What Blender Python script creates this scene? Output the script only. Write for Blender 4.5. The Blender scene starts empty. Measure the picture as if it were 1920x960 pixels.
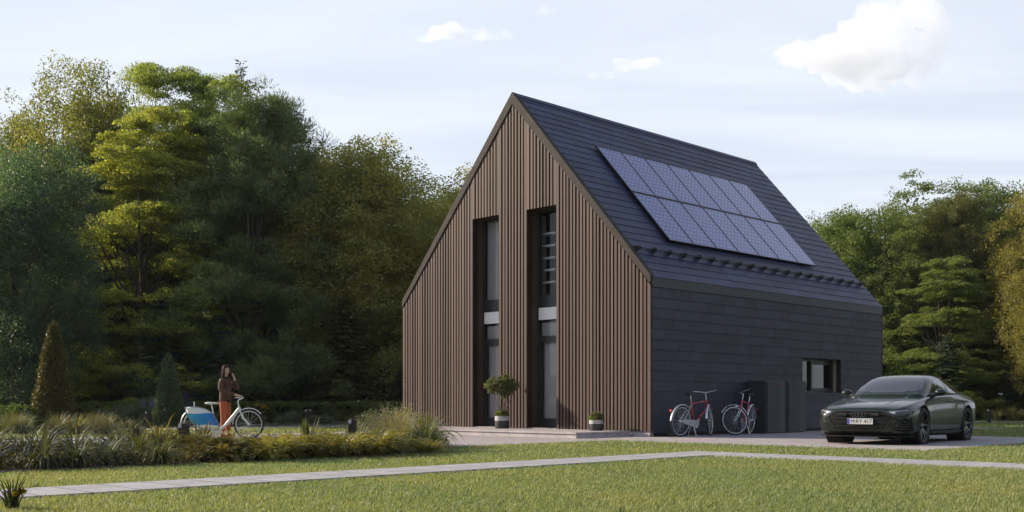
# A dark gabled house at a forest edge: garden, bicycles, car
SKY_STRENGTH = 0.08
SUN_STRENGTH = 5.0
EXPOSURE = 0.5
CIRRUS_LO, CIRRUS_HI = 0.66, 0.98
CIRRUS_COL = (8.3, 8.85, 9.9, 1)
CLOUD_DENS = 0.045
HAZE_DENS = 0.00014
import bpy, bmesh, math, random
import numpy as np
from mathutils import Vector, Matrix, noise
from mathutils.bvhtree import BVHTree
from mathutils.geometry import delaunay_2d_cdt

S = bpy.context.scene
COL = S.collection
R = math.radians
F_PX, HOR, EYE = 2018.0, 753.5, 0.87          # focal length and horizon of the photograph (1920 px wide), eye height


def G(px, py, z=0.0):
    """ground point seen at a pixel of the photograph"""
    Y = F_PX * (EYE - z) / (py - HOR)
    return Vector(((px - 960) / F_PX * Y, Y, z))


def AT(px, D, z=0.0):
    return Vector(((px - 960) / F_PX * D, D, z))


# ------------------------------------------------------------------ house frame
TH = R(45)
CX, CY = 3.424, 26.40
EXV = Vector((math.cos(TH), -math.sin(TH), 0))
EYV = Vector((math.sin(TH), math.cos(TH), 0))
HOUSE_M = Matrix.Translation((CX, CY, 0)) @ Matrix.Rotation(-TH, 4, 'Z')
W_, L_, HE, HR = 9.54, 12.15, 3.97, 9.40
PITCH = math.atan2(HR - HE, W_ / 2)


def H(x, y, z=0.0):
    return HOUSE_M @ Vector((x, y, z))


# ------------------------------------------------------------------ naming helpers
def tag(o, label=None, cat=None, group=None, kind=None):
    if label: o['label'] = label
    if cat: o['category'] = cat
    if group: o['group'] = group
    if kind: o['kind'] = kind
    return o


def empty(name, mat=None, loc=None, rz=0.0):
    o = bpy.data.objects.new(name, None)
    o.empty_display_size = 0.2
    COL.objects.link(o)
    if mat is not None:
        o.matrix_world = mat
    else:
        o.location = loc or (0, 0, 0)
        o.rotation_euler = (0, 0, rz)
    return o


def children_of(o):
    return [c for c in o.children]


def copy_tree(o, parent=None):
    c = o.copy()
    COL.objects.link(c)
    if parent is not None:
        c.parent = parent
        c.matrix_parent_inverse = o.matrix_parent_inverse.copy()
    for ch in children_of(o):
        copy_tree(ch, c)
    return c


def link_mesh(name, me, parent=None, mats=None, smooth=False):
    o = bpy.data.objects.new(name, me)
    COL.objects.link(o)
    if parent is not None:
        o.parent = parent
    for m in (mats or []):
        me.materials.append(m)
    if smooth:
        me.shade_smooth()
    return o


def mesh_np(name, V, Fc, mats, parent=None, smooth=False):
    """fast mesh from arrays; Fc is (n,k)"""
    me = bpy.data.meshes.new(name)
    V = np.asarray(V, dtype=np.float32)
    Fc = np.asarray(Fc, dtype=np.int32)
    n, k = Fc.shape
    me.vertices.add(len(V)); me.vertices.foreach_set('co', V.ravel())
    me.loops.add(n * k); me.loops.foreach_set('vertex_index', Fc.ravel())
    me.polygons.add(n)
    me.polygons.foreach_set('loop_start', np.arange(0, n * k, k, dtype=np.int32))
    me.polygons.foreach_set('loop_total', np.full(n, k, dtype=np.int32))
    me.update(calc_edges=True)
    return link_mesh(name, me, parent, mats if isinstance(mats, (list, tuple)) else [mats], smooth)


def bake(o):
    """apply the modifiers of o for good"""
    dg = bpy.context.evaluated_depsgraph_get()
    dg.update()
    me = bpy.data.meshes.new_from_object(o.evaluated_get(dg))
    o.modifiers.clear()
    old = o.data
    o.data = me
    bpy.data.meshes.remove(old)
    return o


class MB:
    """collects simple solids and links them as ONE mesh object"""
    def __init__(s):
        s.v = []; s.f = []; s.mi = []; s.m = 0

    def add(s, vs, fs):
        b = len(s.v)
        s.v += [tuple(v) for v in vs]
        s.f += [tuple(i + b for i in f) for f in fs]
        s.mi += [s.m] * len(fs)
        return s

    def box(s, x0, x1, y0, y1, z0, z1, M=None):
        vs = [Vector((x, y, z)) for z in (z0, z1) for y in (y0, y1) for x in (x0, x1)]
        if M is not None: vs = [M @ v for v in vs]
        return s.add(vs, [(0, 2, 3, 1), (4, 5, 7, 6), (0, 1, 5, 4), (2, 6, 7, 3), (0, 4, 6, 2), (1, 3, 7, 5)])

    def quad(s, a, b, c, d):
        return s.add([a, b, c, d], [(0, 1, 2, 3)])

    def prism(s, poly, vec):
        """poly: 3-D points of a planar outline, swept by vec"""
        n = len(poly); vec = Vector(vec)
        p = [Vector(q) for q in poly]
        vs = p + [q + vec for q in p]
        fs = [tuple(reversed(range(n))), tuple(range(n, 2 * n))]
        fs += [(i, (i + 1) % n, n + (i + 1) % n, n + i) for i in range(n)]
        return s.add(vs, fs)

    def tube(s, pts, r, n=8, cap=True):
        pts = [Vector(p) for p in pts]
        rs = r if isinstance(r, (list, tuple)) else [r] * len(pts)
        vs = []; fs = []
        up = None
        for i, p in enumerate(pts):
            d = (pts[min(i + 1, len(pts) - 1)] - pts[max(i - 1, 0)])
            d = d.normalized() if d.length > 1e-9 else Vector((0, 0, 1))
            if up is None:
                up = Vector((0, 0, 1)) if abs(d.z) < .9 else Vector((1, 0, 0))
            a = d.cross(up)
            if a.length < 1e-6: a = d.orthogonal()
            a.normalize(); b = a.cross(d).normalized(); up = b
            for k in range(n):
                t = 2 * math.pi * k / n
                vs.append(p + (a * math.cos(t) + b * math.sin(t)) * rs[i])
        for i in range(len(pts) - 1):
            for k in range(n):
                fs.append((i * n + k, i * n + (k + 1) % n, (i + 1) * n + (k + 1) % n, (i + 1) * n + k))
        if cap:
            fs.append(tuple(range(n))); fs.append(tuple(reversed(range((len(pts) - 1) * n, len(pts) * n))))
        return s.add(vs, fs)

    def ring(s, c, ax, Rr, r, n=40, k=6):
        """torus round axis ax"""
        ax = Vector(ax).normalized(); a = ax.orthogonal().normalized(); b = ax.cross(a)
        c = Vector(c); vs = []; fs = []
        for i in range(n):
            t = 2 * math.pi * i / n; d = a * math.cos(t) + b * math.sin(t)
            for j in range(k):
                q = 2 * math.pi * j / k
                vs.append(c + d * (Rr + r * math.cos(q)) + ax * (r * math.sin(q)))
        for i in range(n):
            for j in range(k):
                fs.append((i * k + j, i * k + (j + 1) % k, ((i + 1) % n) * k + (j + 1) % k, ((i + 1) % n) * k + j))
        return s.add(vs, fs)

    def lathe(s, prof, n=24, M=None):
        """profile (r, z) round z"""
        vs = []; fs = []
        for r, z in prof:
            for k in range(n):
                t = 2 * math.pi * k / n
                vs.append(Vector((r * math.cos(t), r * math.sin(t), z)))
        if M is not None: vs = [M @ v for v in vs]
        m = len(prof)
        for i in range(m - 1):
            for k in range(n):
                fs.append((i * n + k, i * n + (k + 1) % n, (i + 1) * n + (k + 1) % n, (i + 1) * n + k))
        return s.add(vs, fs)

    def ball(s, c, rx, ry, rz, M=None, n=12, m=8):
        vs = []; fs = []; c = Vector(c)
        for i in range(m + 1):
            p = math.pi * i / m
            for k in range(n):
                t = 2 * math.pi * k / n
                v = Vector((rx * math.sin(p) * math.cos(t), ry * math.sin(p) * math.sin(t), -rz * math.cos(p)))
                if M is not None: v = M @ v
                vs.append(c + v)
        for i in range(m):
            for k in range(n):
                fs.append((i * n + k, i * n + (k + 1) % n, (i + 1) * n + (k + 1) % n, (i + 1) * n + k))
        return s.add(vs, fs)

    def build(s, name, mats, parent=None, smooth=False, bevel=0.0, recalc=True):
        me = bpy.data.meshes.new(name)
        me.from_pydata(s.v, [], s.f)
        mats = mats if isinstance(mats, (list, tuple)) else [mats]
        o = link_mesh(name, me, parent, mats)
        me.polygons.foreach_set('material_index', s.mi)
        bm = bmesh.new(); bm.from_mesh(me)
        if recalc: bmesh.ops.recalc_face_normals(bm, faces=bm.faces)
        if bevel > 0:
            bmesh.ops.bevel(bm, geom=[e for e in bm.edges], offset=bevel, segments=2, affect='EDGES', clamp_overlap=True)
        bm.to_mesh(me); bm.free()
        if smooth:
            me.shade_smooth()
            try: me.set_sharp_from_angle(angle=R(42))
            except Exception: pass
        return o


# ------------------------------------------------------------------ materials
class Mat:
    def __init__(s, name):
        s.m = bpy.data.materials.new(name); s.m.use_nodes = True
        s.nt = s.m.node_tree; s.nt.nodes.clear()
        s.out = s.n('ShaderNodeOutputMaterial')

    def n(s, t, **kw):
        nd = s.nt.nodes.new(t)
        for k, v in kw.items(): setattr(nd, k, v)
        return nd

    def l(s, a, b): s.nt.links.new(a, b)

    def bsdf(s, col=(.5, .5, .5), rough=.6, metal=0, spec=.5, coat=0):
        b = s.n('ShaderNodeBsdfPrincipled')
        b.inputs['Base Color'].default_value = (*col, 1)
        b.inputs['Roughness'].default_value = rough
        b.inputs['Metallic'].default_value = metal
        b.inputs['Specular IOR Level'].default_value = spec
        b.inputs['Coat Weight'].default_value = coat
        b.inputs['Coat Roughness'].default_value = .04
        s.l(b.outputs[0], s.out.inputs[0]); s.b = b
        return b

    def noise(s, scale, detail=4, rough=.6, vec=None, coord='Object', stretch=None):
        t = s.n('ShaderNodeTexNoise'); t.inputs['Scale'].default_value = scale
        t.inputs['Detail'].default_value = detail; t.inputs['Roughness'].default_value = rough
        if vec is None:
            tc = s.n('ShaderNodeTexCoord'); vec = tc.outputs[coord]
        if stretch:
            mp = s.n('ShaderNodeMapping'); mp.inputs['Scale'].default_value = stretch
            s.l(vec, mp.inputs['Vector']); vec = mp.outputs[0]
        s.l(vec, t.inputs['Vector'])
        return t

    def ramp(s, fac, stops):
        r = s.n('ShaderNodeValToRGB'); e = r.color_ramp.elements
        while len(e) < len(stops): e.new(.5)
        for i, (p, c) in enumerate(stops):
            e[i].position = p; e[i].color = (*c, 1) if len(c) == 3 else c
        s.l(fac, r.inputs[0])
        return r

    def mix(s, fac, a, b, mode='MIX'):
        m = s.n('ShaderNodeMix', data_type='RGBA', blend_type=mode)
        for sock, val in ((m.inputs[0], fac), (m.inputs[6], a), (m.inputs[7], b)):
            if isinstance(val, (int, float)): sock.default_value = val
            elif isinstance(val, tuple): sock.default_value = (*val, 1) if len(val) == 3 else val
            else: s.l(val, sock)
        return m.outputs[2]

    def bump(s, h, strength=.3, dist=.01):
        b = s.n('ShaderNodeBump'); b.inputs['Strength'].default_value = strength
        b.inputs['Distance'].default_value = dist
        s.l(h, b.inputs['Height']); s.l(b.outputs[0], s.b.inputs['Normal'])


def simple(name, col, rough=.6, metal=0, spec=.5, coat=0, var=.12, scale=6, bump=0, stretch=None):
    """a plain surface with a little procedural unevenness"""
    M = Mat(name); M.bsdf(col, rough, metal, spec, coat)
    t = M.noise(scale, stretch=stretch)
    lo = tuple(c * (1 - var) for c in col); hi = tuple(min(1, c * (1 + var)) for c in col)
    M.l(M.ramp(t.outputs[0], [(.3, lo), (.7, hi)]).outputs[0], M.b.inputs['Base Color'])
    rr = M.ramp(t.outputs[0], [(.3, (max(0, rough - .06),) * 3), (.7, (min(1, rough + .06),) * 3)])
    M.l(rr.outputs[0], M.b.inputs['Roughness'])
    if bump: M.bump(t.outputs[0], bump)
    return M.m


def island_mat(name, a, b, rough=.6, spec=.4, noise_scale=8, bump=.15, stretch=None, metal=0, fine=.18):
    """each loose piece (slate, batten) takes its own tone"""
    M = Mat(name); M.bsdf(a, rough, metal, spec)
    g = M.n('ShaderNodeNewGeometry')
    r = M.ramp(g.outputs['Random Per Island'], [(0, a), (1, b)])
    t = M.noise(noise_scale, 5, .65, stretch=stretch)
    v = M.ramp(t.outputs[0], [(.25, (1 - fine,) * 3), (.75, (1 + fine,) * 3)])
    M.l(M.mix(1.0, r.outputs[0], v.outputs[0], 'MULTIPLY'), M.b.inputs['Base Color'])
    M.bump(t.outputs[0], bump, .006)
    return M.m


def leaf_mat(name, rough=.5, trans=.4, var=.35, base=None, warm=(1.14, 1.03, .75), trans_tint=(1.3, 1.35, .6)):
    """foliage: diffuse and gloss in front, light coming through behind; colour is the object's own colour"""
    M = Mat(name)
    b = M.bsdf((.05, .08, .02), rough, 0, .35)
    if base is None:
        oi = M.n('ShaderNodeObjectInfo'); col = oi.outputs['Color']
    else:
        rgb = M.n('ShaderNodeRGB'); rgb.outputs[0].default_value = (*base, 1); col = rgb.outputs[0]
    g = M.n('ShaderNodeNewGeometry')
    rnd = M.ramp(g.outputs['Random Per Island'], [(0, (1 - var,) * 3), (.6, (1, 1, 1)), (1, tuple(w * (1 + var * .5) for w in warm))])
    c = M.mix(1.0, col, rnd.outputs[0], 'MULTIPLY')
    t = M.noise(.45, 3, .6, coord='Object')
    v = M.ramp(t.outputs[0], [(.3, (.72, .78, .8)), (.7, (1.25, 1.18, 1.0))])
    c = M.mix(1.0, c, v.outputs[0], 'MULTIPLY')
    M.l(c, b.inputs['Base Color'])
    tr = M.n('ShaderNodeBsdfTranslucent')
    tc = M.mix(1.0, c, trans_tint, 'MULTIPLY')
    M.l(tc, tr.inputs['Color'])
    mx = M.n('ShaderNodeMixShader'); mx.inputs[0].default_value = trans
    M.l(b.outputs[0], mx.inputs[1]); M.l(tr.outputs[0], mx.inputs[2])
    M.l(mx.outputs[0], M.out.inputs[0])
    return M.m


def glass_mat(name, ior=1.5, tint=(.9, .93, .95), gain=1.0):
    M = Mat(name)
    fr = M.n('ShaderNodeFresnel'); fr.inputs['IOR'].default_value = ior
    tr = M.n('ShaderNodeBsdfTransparent'); tr.inputs[0].default_value = (*tint, 1)
    gl = M.n('ShaderNodeBsdfGlossy'); gl.inputs['Roughness'].default_value = .015
    mx = M.n('ShaderNodeMixShader')
    M.l(fr.outputs[0], mx.inputs[0]); M.l(tr.outputs[0], mx.inputs[1]); M.l(gl.outputs[0], mx.inputs[2])
    M.l(mx.outputs[0], M.out.inputs[0])
    return M.m


# ------------------------------------------------------------------ camera, sky, sun
cam = bpy.data.cameras.new('camera'); co = bpy.data.objects.new('camera', cam); COL.objects.link(co)
co.location = (0, 0, EYE); co.rotation_euler = (R(90), 0, 0)
cam.sensor_width = 36; cam.lens = 36 * F_PX / 1920
cam.shift_y = (HOR - 480) / 1920
cam.clip_start = .1; cam.clip_end = 6000
S.camera = co

SUN_EL = R(23)
SUN_DIR = Vector((-.935, .355, 0)).normalized() * math.cos(SUN_EL) + Vector((0, 0, math.sin(SUN_EL)))
w = bpy.data.worlds.new('World'); S.world = w; w.use_nodes = True
nt = w.node_tree; nt.nodes.clear()
wo = nt.nodes.new('ShaderNodeOutputWorld'); bg = nt.nodes.new('ShaderNodeBackground')
sky = nt.nodes.new('ShaderNodeTexSky'); sky.sky_type = 'NISHITA'; sky.sun_disc = False
sky.sun_elevation = SUN_EL
sky.sun_rotation = math.atan2(SUN_DIR.x, SUN_DIR.y)
sky.altitude = 100; sky.air_density = 1.0; sky.dust_density = 1.2; sky.ozone_density = 2.0
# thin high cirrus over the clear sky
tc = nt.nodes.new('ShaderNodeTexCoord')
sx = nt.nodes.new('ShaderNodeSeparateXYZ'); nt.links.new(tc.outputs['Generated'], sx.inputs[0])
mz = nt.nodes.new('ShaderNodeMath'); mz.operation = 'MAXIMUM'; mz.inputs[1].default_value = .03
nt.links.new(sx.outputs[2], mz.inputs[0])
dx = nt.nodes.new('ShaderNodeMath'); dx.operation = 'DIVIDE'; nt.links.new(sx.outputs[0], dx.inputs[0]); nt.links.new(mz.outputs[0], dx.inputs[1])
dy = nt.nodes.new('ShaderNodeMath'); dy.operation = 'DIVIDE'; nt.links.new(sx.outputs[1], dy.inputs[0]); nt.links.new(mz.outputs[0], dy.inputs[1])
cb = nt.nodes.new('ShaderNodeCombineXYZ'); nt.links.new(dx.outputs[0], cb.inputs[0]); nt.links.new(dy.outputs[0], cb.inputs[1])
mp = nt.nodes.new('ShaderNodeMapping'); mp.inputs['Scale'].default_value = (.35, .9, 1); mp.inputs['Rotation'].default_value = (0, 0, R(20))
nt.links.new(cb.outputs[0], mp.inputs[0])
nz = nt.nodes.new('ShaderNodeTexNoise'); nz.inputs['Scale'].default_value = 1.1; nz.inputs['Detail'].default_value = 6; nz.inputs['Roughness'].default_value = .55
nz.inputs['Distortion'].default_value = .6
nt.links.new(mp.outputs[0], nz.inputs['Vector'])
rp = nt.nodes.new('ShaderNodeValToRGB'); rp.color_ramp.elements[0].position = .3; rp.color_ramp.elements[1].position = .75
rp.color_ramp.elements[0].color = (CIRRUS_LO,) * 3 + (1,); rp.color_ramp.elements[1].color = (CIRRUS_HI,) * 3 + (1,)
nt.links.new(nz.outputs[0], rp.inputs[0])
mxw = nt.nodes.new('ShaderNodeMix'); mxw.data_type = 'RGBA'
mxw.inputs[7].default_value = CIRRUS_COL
# veil shaped for fill light and reflections: strong low ahead, fading overhead, weaker behind
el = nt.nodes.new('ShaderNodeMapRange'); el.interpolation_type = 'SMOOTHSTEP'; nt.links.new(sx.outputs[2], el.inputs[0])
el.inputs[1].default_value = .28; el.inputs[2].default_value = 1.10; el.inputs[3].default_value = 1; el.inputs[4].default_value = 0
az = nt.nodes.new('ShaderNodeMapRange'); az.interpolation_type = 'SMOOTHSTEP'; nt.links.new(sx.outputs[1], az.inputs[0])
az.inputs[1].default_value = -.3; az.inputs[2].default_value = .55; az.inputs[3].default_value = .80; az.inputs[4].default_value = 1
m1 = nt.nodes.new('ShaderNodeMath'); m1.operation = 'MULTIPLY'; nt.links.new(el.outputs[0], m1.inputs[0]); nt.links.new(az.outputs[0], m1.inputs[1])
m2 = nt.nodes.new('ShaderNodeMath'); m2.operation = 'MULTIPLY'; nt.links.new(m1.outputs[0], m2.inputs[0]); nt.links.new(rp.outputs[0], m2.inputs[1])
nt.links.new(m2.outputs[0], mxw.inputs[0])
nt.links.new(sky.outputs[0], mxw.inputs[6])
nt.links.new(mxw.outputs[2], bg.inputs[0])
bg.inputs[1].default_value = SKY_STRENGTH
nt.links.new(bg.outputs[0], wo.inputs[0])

sun = bpy.data.lights.new('sun', 'SUN'); so = bpy.data.objects.new('sun', sun); COL.objects.link(so)
sun.energy = SUN_STRENGTH; sun.angle = R(.6); sun.color = (1.0, .86, .68)
so.rotation_euler = SUN_DIR.to_track_quat('Z', 'Y').to_euler()
so.location = SUN_DIR * 60

S.view_settings.view_transform = 'Standard'; S.view_settings.look = 'None'
S.view_settings.exposure = EXPOSURE; S.view_settings.gamma = 1.0
cy = S.cycles
cy.max_bounces = 12; cy.diffuse_bounces = 5; cy.glossy_bounces = 3; cy.transmission_bounces = 4
cy.transparent_max_bounces = 8; cy.volume_bounces = 12
cy.caustics_reflective = False; cy.caustics_refractive = False
cy.sample_clamp_indirect = 6
# ------------------------------------------------------------------ shared materials
M_BATTEN = island_mat('larch_battens', (.060, .036, .029), (.118, .077, .062), .62, .3, 3.0, .2, stretch=(14, 14, .8))
M_BACK = simple('dark_backing', (.012, .010, .010), .8)
M_REVEAL = simple('brown_reveal', (.075, .043, .029), .6, stretch=(12, 12, 1), var=.25)
M_BARGE = simple('barge_metal', (.050, .043, .040), .75, spec=.2, var=.06)
M_SLATE_W = island_mat('wall_slate', (.020, .023, .040), (.032, .036, .062), .55, .4, 5, .25)
M_SLATE_R = island_mat('roof_slate', (.021, .026, .066), (.042, .050, .118), .5, .3, 5, .25)
M_ANTHR = simple('anthracite_frame', (.022, .023, .028), .4, var=.1)
M_BLACK = simple('black_metal', (.012, .012, .014), .4)
M_GLASS = glass_mat('window_glass', 1.45, (.93, .94, .96))
M_ROOM = simple('room_plaster', (.62, .60, .62), .9, var=.03)
M_FLOORW = simple('room_floor', (.25, .18, .12), .5)
M_WHITE = simple('white_paint', (.88, .88, .90), .5, var=.03)
M_CURT = Mat('curtain_voile')
_b = M_CURT.bsdf((.86, .80, .84), .85, 0, .1)
_t = M_CURT.n('ShaderNodeBsdfTranslucent'); _t.inputs[0].default_value = (.7, .63, .68, 1)
_m = M_CURT.n('ShaderNodeMixShader'); _m.inputs[0].default_value = .35
M_CURT.l(_b.outputs[0], _m.inputs[1]); M_CURT.l(_t.outputs[0], _m.inputs[2]); M_CURT.l(_m.outputs[0], M_CURT.out.inputs[0])
M_CURT = M_CURT.m
M_SHEER = Mat('sheer_voile')
_b = M_SHEER.bsdf((.80, .78, .80), .85, 0, .1); _t = M_SHEER.n('ShaderNodeBsdfTransparent'); _m = M_SHEER.n('ShaderNodeMixShader'); _m.inputs[0].default_value = .25
M_SHEER.l(_b.outputs[0], _m.inputs[1]); M_SHEER.l(_t.outputs[0], _m.inputs[2]); M_SHEER.l(_m.outputs[0], M_SHEER.out.inputs[0]); M_SHEER = M_SHEER.m
M_STEEL = simple('brushed_steel', (.5, .5, .52), .3, metal=1, var=.05)


def paving(name, a, b, bw, bh, mortar=.006, rough=.75, rot=0.0, scale=1.0, joint=(.5, .5, .52)):
    M = Mat(name); M.bsdf(a, rough, 0, .35)
    tc = M.n('ShaderNodeTexCoord'); mp = M.n('ShaderNodeMapping'); mp.inputs['Rotation'].default_value = (0, 0, rot)
    M.l(tc.outputs['Object'], mp.inputs[0])
    br = M.n('ShaderNodeTexBrick'); br.offset = .5
    br.inputs['Scale'].default_value = 1; br.inputs['Mortar Size'].default_value = mortar
    br.inputs['Brick Width'].default_value = bw; br.inputs['Row Height'].default_value = bh
    br.inputs['Color1'].default_value = (*a, 1); br.inputs['Color2'].default_value = (*b, 1)
    br.inputs['Mortar'].default_value = (*[c * j for c, j in zip(a, joint)], 1)
    M.l(mp.outputs[0], br.inputs['Vector'])
    t = M.noise(3.5, 6, .65); t2 = M.noise(45, 3, .7)
    v = M.ramp(t.outputs[0], [(.3, (.80, .80, .79)), (.7, (1.12, 1.1, 1.1))])
    v2 = M.ramp(t2.outputs[0], [(.3, (.86,) * 3), (.7, (1.08,) * 3)])
    c = M.mix(1.0, br.outputs[0], v.outputs[0], 'MULTIPLY'); c = M.mix(1.0, c, v2.outputs[0], 'MULTIPLY')
    M.l(c, M.b.inputs['Base Color']); M.bump(t2.outputs[0], .25, .004)
    return M.m


M_PAVE = paving('concrete_paving', (.40, .365, .375), (.46, .42, .425), .80, .40, .012, joint=(.42, .42, .44))
M_LPATH = paving('lawn_path_slabs', (.385, .375, .40), (.43, .42, .445), 1.2, .48, .013, joint=(.38, .38, .40))
M_STEP = paving('stone_step', (.42, .39, .40), (.47, .43, .44), .95, .5, .006)

# ------------------------------------------------------------------ ground
LAWN = Mat('lawn_soil'); LAWN.bsdf((.06, .07, .02), .9, 0, .1)
_n1 = LAWN.noise(.35, 4); _n2 = LAWN.noise(14, 4, .7)
_c1 = LAWN.ramp(_n1.outputs[0], [(.3, (.085, .120, .036)), (.7, (.135, .155, .055))])
_c2 = LAWN.ramp(_n2.outputs[0], [(.25, (.6, .6, .6)), (.75, (1.25, 1.25, 1.2))])
LAWN.l(LAWN.mix(1, _c1.outputs[0], _c2.outputs[0], 'MULTIPLY'), LAWN.b.inputs['Base Color'])
LAWN.bump(_n2.outputs[0], .6, .03)
m = MB()
m.quad((-900, -60, 0), (900, -60, 0), (900, 1500, 0), (-900, 1500, 0))
tag(m.build('lawn', LAWN.m), kind='structure', label='open lawn of mown grass round the house')


def slab_object(name, rects, top, mat, label):
    """flat paving in house-aligned rectangles, each a low slab"""
    mb = MB()
    for (x0, x1, y0, y1) in rects: mb.box(x0, x1, y0, y1, -.05, top)
    o = mb.build(name, mat, bevel=0)
    o.matrix_world = HOUSE_M
    return tag(o, label, kind='structure')


DRIVE = [(0.06, 8.0, -2.6, 6.2), (.06, 2.6, 6.2, 14.2), (-3.0, 3.0, 14.2, 15.6)]
ENTR = [(-9.2, .9, -7.7, -2.6), (-9.2, .06, -2.6, 0), (-9.4, -5.4, -17.0, -7.7)]
slab_object('driveway', DRIVE, .012, M_PAVE, 'pale paved parking area beside the dark wall')
slab_object('entrance_paving', ENTR, .009, M_PAVE, 'pale paving in front of the timber gable')
PATH = [(5.52, 6.48, -34, -5.90), (6.48, 34, -6.86, -5.90)]
slab_object('lawn_path', PATH, .034, M_LPATH, 'narrow pale slab path crossing the lawn')


def strip(name, pts, wid, top, mat, label):
    pts = [Vector((x, y, 0)) for x, y in pts]
    vs = []
    for i, p in enumerate(pts):
        d = (pts[min(i + 1, len(pts) - 1)] - pts[max(i - 1, 0)]).normalized(); n = Vector((-d.y, d.x, 0))
        vs += [p - n * wid / 2, p + n * wid / 2]
    mb = MB(); k = len(pts)
    for z in (-.05, top): mb.add([], [])
    top_v = [v + Vector((0, 0, top)) for v in vs]; bot = [v + Vector((0, 0, -.05)) for v in vs]
    fs = []
    for i in range(k - 1):
        a, b, c, d = 2 * i, 2 * i + 1, 2 * i + 3, 2 * i + 2
        fs += [(a, d, c, b)]
        fs += [(a + 2 * k, d + 2 * k, d, a), (b, c, c + 2 * k, b + 2 * k)]
    mb.add(top_v + bot, fs)
    return tag(mb.build(name, mat), label, kind='structure')


FARPATH = [(-24, 28.5), (-15, 31.3), (-9.5, 35.0), (-4, 39.2), (6, 46.5), (14, 46.9), (34, 46.6)]
strip('garden_path', FARPATH, 1.5, .016, M_PAVE, 'pale garden path in front of the far hedge')

SOIL = simple('bed_soil', (.055, .042, .030), .95, scale=12, var=.4, bump=.6)
mb = MB(); mb.prism([(-.7, -24, -.05), (2.68, -24, -.05), (2.68, -10.4, -.05), (2.1, -9.2, -.05), (-.7, -8.0, -.05)], (0, 0, .08))
o = mb.build('planting_bed', SOIL); o.matrix_world = HOUSE_M; tag(o, 'dark soil of the planting bed along the lawn', kind='structure')
m = MB()
FAR_BED = [(-40, 29.6), (-22, 30.6), (-15, 33.4), (-9, 37.0), (-5.5, 39.8), (-5.5, 48), (-40, 48)]
m.add([(x, y, .006) for x, y in FAR_BED], [tuple(range(len(FAR_BED)))])
tag(m.build('border_soil', SOIL), 'dark soil of the border under the hedge', kind='structure')

# ------------------------------------------------------------------ the house
house = empty('house', HOUSE_M)
tag(house, 'steep gabled house with brown timber batten front and dark slate side and roof', 'house')
tanp = math.tan(PITCH)


def roofz(x): return HE + (W_ / 2 - abs(x + W_ / 2)) * tanp


OPEN = [(-6.40, -5.31, .17, 6.13), (-4.23, -3.135, .17, 6.13)]
ZB = .17
DEP = .38
# gable backing wall with holes
m = MB()
cuts = [-W_ + .02, -6.40, -5.31, -4.23, -3.135, -.02]
TB = .045     # battens stand this far in front of the backing
for i in range(5):
    a, b = cuts[i], cuts[i + 1]
    z0 = 6.13 if i in (1, 3) else ZB
    xs = sorted({a, b} | ({-W_ / 2} if a < -W_ / 2 < b else set()))
    top = [(x, 0, roofz(x) - .12) for x in reversed(xs)]
    m.prism([(a, 0, z0), (b, 0, z0)] + top, (0, .16, 0))
gw = m.build('gable_wall', M_BACK, house)
# battens
random.seed(5)
m = MB()
segs = [(cuts[0] - .02, cuts[1], ZB), (cuts[1], cuts[2], 6.13), (cuts[2], cuts[3], ZB), (cuts[3], cuts[4], 6.13), (cuts[4], cuts[5] + .02, ZB)]
for a, b, z0 in segs:
    n = round((b - a) / .116); st = (b - a) / n
    for k in range(n):
        wdt = random.choice((.056, .062, .072, .072))
        x0 = a + k * st + (st - wdt) * .5; x1 = x0 + wdt
        if k == 0: x0 = a + .003
        if k == n - 1: x1 = b - .003
        d = random.choice((.045, .045, .052))
        zt0, zt1 = roofz(x0) - .24, roofz(x1) - .24
        f = [(x0, -d, z0 - .02), (x1, -d, z0 - .02), (x1, -d, zt1)]
        if x0 < -W_ / 2 < x1: f.append((-W_ / 2, -d, HR - .24))
        f.append((x0, -d, zt0))
        m.prism(f, (0, d - .002, 0))
m.build('batten_cladding', M_BATTEN, gw)
# barge boards
m = MB()
for sgn in (-1, 1):
    cx_ = -W_ / 2
    xe = 0.012 if sgn > 0 else -W_ - .012
    ze = HE - .012 * tanp
    tk = .30
    f = [(cx_, -.075, HR + .03), (xe, -.075, ze + .03), (xe, -.075, ze - .155), (xe - sgn * .03, -.075, ze - .155 ), (cx_, -.075, HR - tk)]
    m.prism(f, (0, .075 + .10, 0))
m.build('barge_board', M_BARGE, house)
# plinth
m = MB(); m.box(-W_ + .03, -.03, .02, .12, -.05, ZB - .003); m.box(-.58, .0, -.06, .015, -.05, ZB - .06)
m.build('plinth', M_STEP, house)


def tiles(mb, P, u, v, nrm, rows, rh, intervals, tw=.62, seed=1, th=.02):
    """lapped slates on a plane: P origin, u along the course, v up, nrm outward; intervals(row)->[(u0,u1)]"""
    rnd = random.Random(seed)
    for r in range(rows):
        for (a, b) in intervals(r):
            x = a - rnd.random() * tw
            while x < b:
                wdt = tw * rnd.choice((.62, .8, 1, 1, 1.2))
                x0, x1 = max(a, x), min(b, x + wdt - .005)
                if x1 - x0 > .03:
                    lo, hi = r * rh, (r + 1) * rh + .02
                    j = rnd.uniform(-.002, .003)
                    A = P + u * x0 + v * lo + nrm * (th + j); B = P + u * x1 + v * lo + nrm * (th + j)
                    Cc = P + u * x1 + v * hi + nrm * .002; D = P + u * x0 + v * hi + nrm * .002
                    A2 = A - nrm * th; B2 = B - nrm * th
                    mb.add([A, B, Cc, D, A2, B2], [(0, 1, 2, 3), (4, 5, 1, 0), (4, 0, 3), (5, 2, 1)])
                x += wdt


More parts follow.
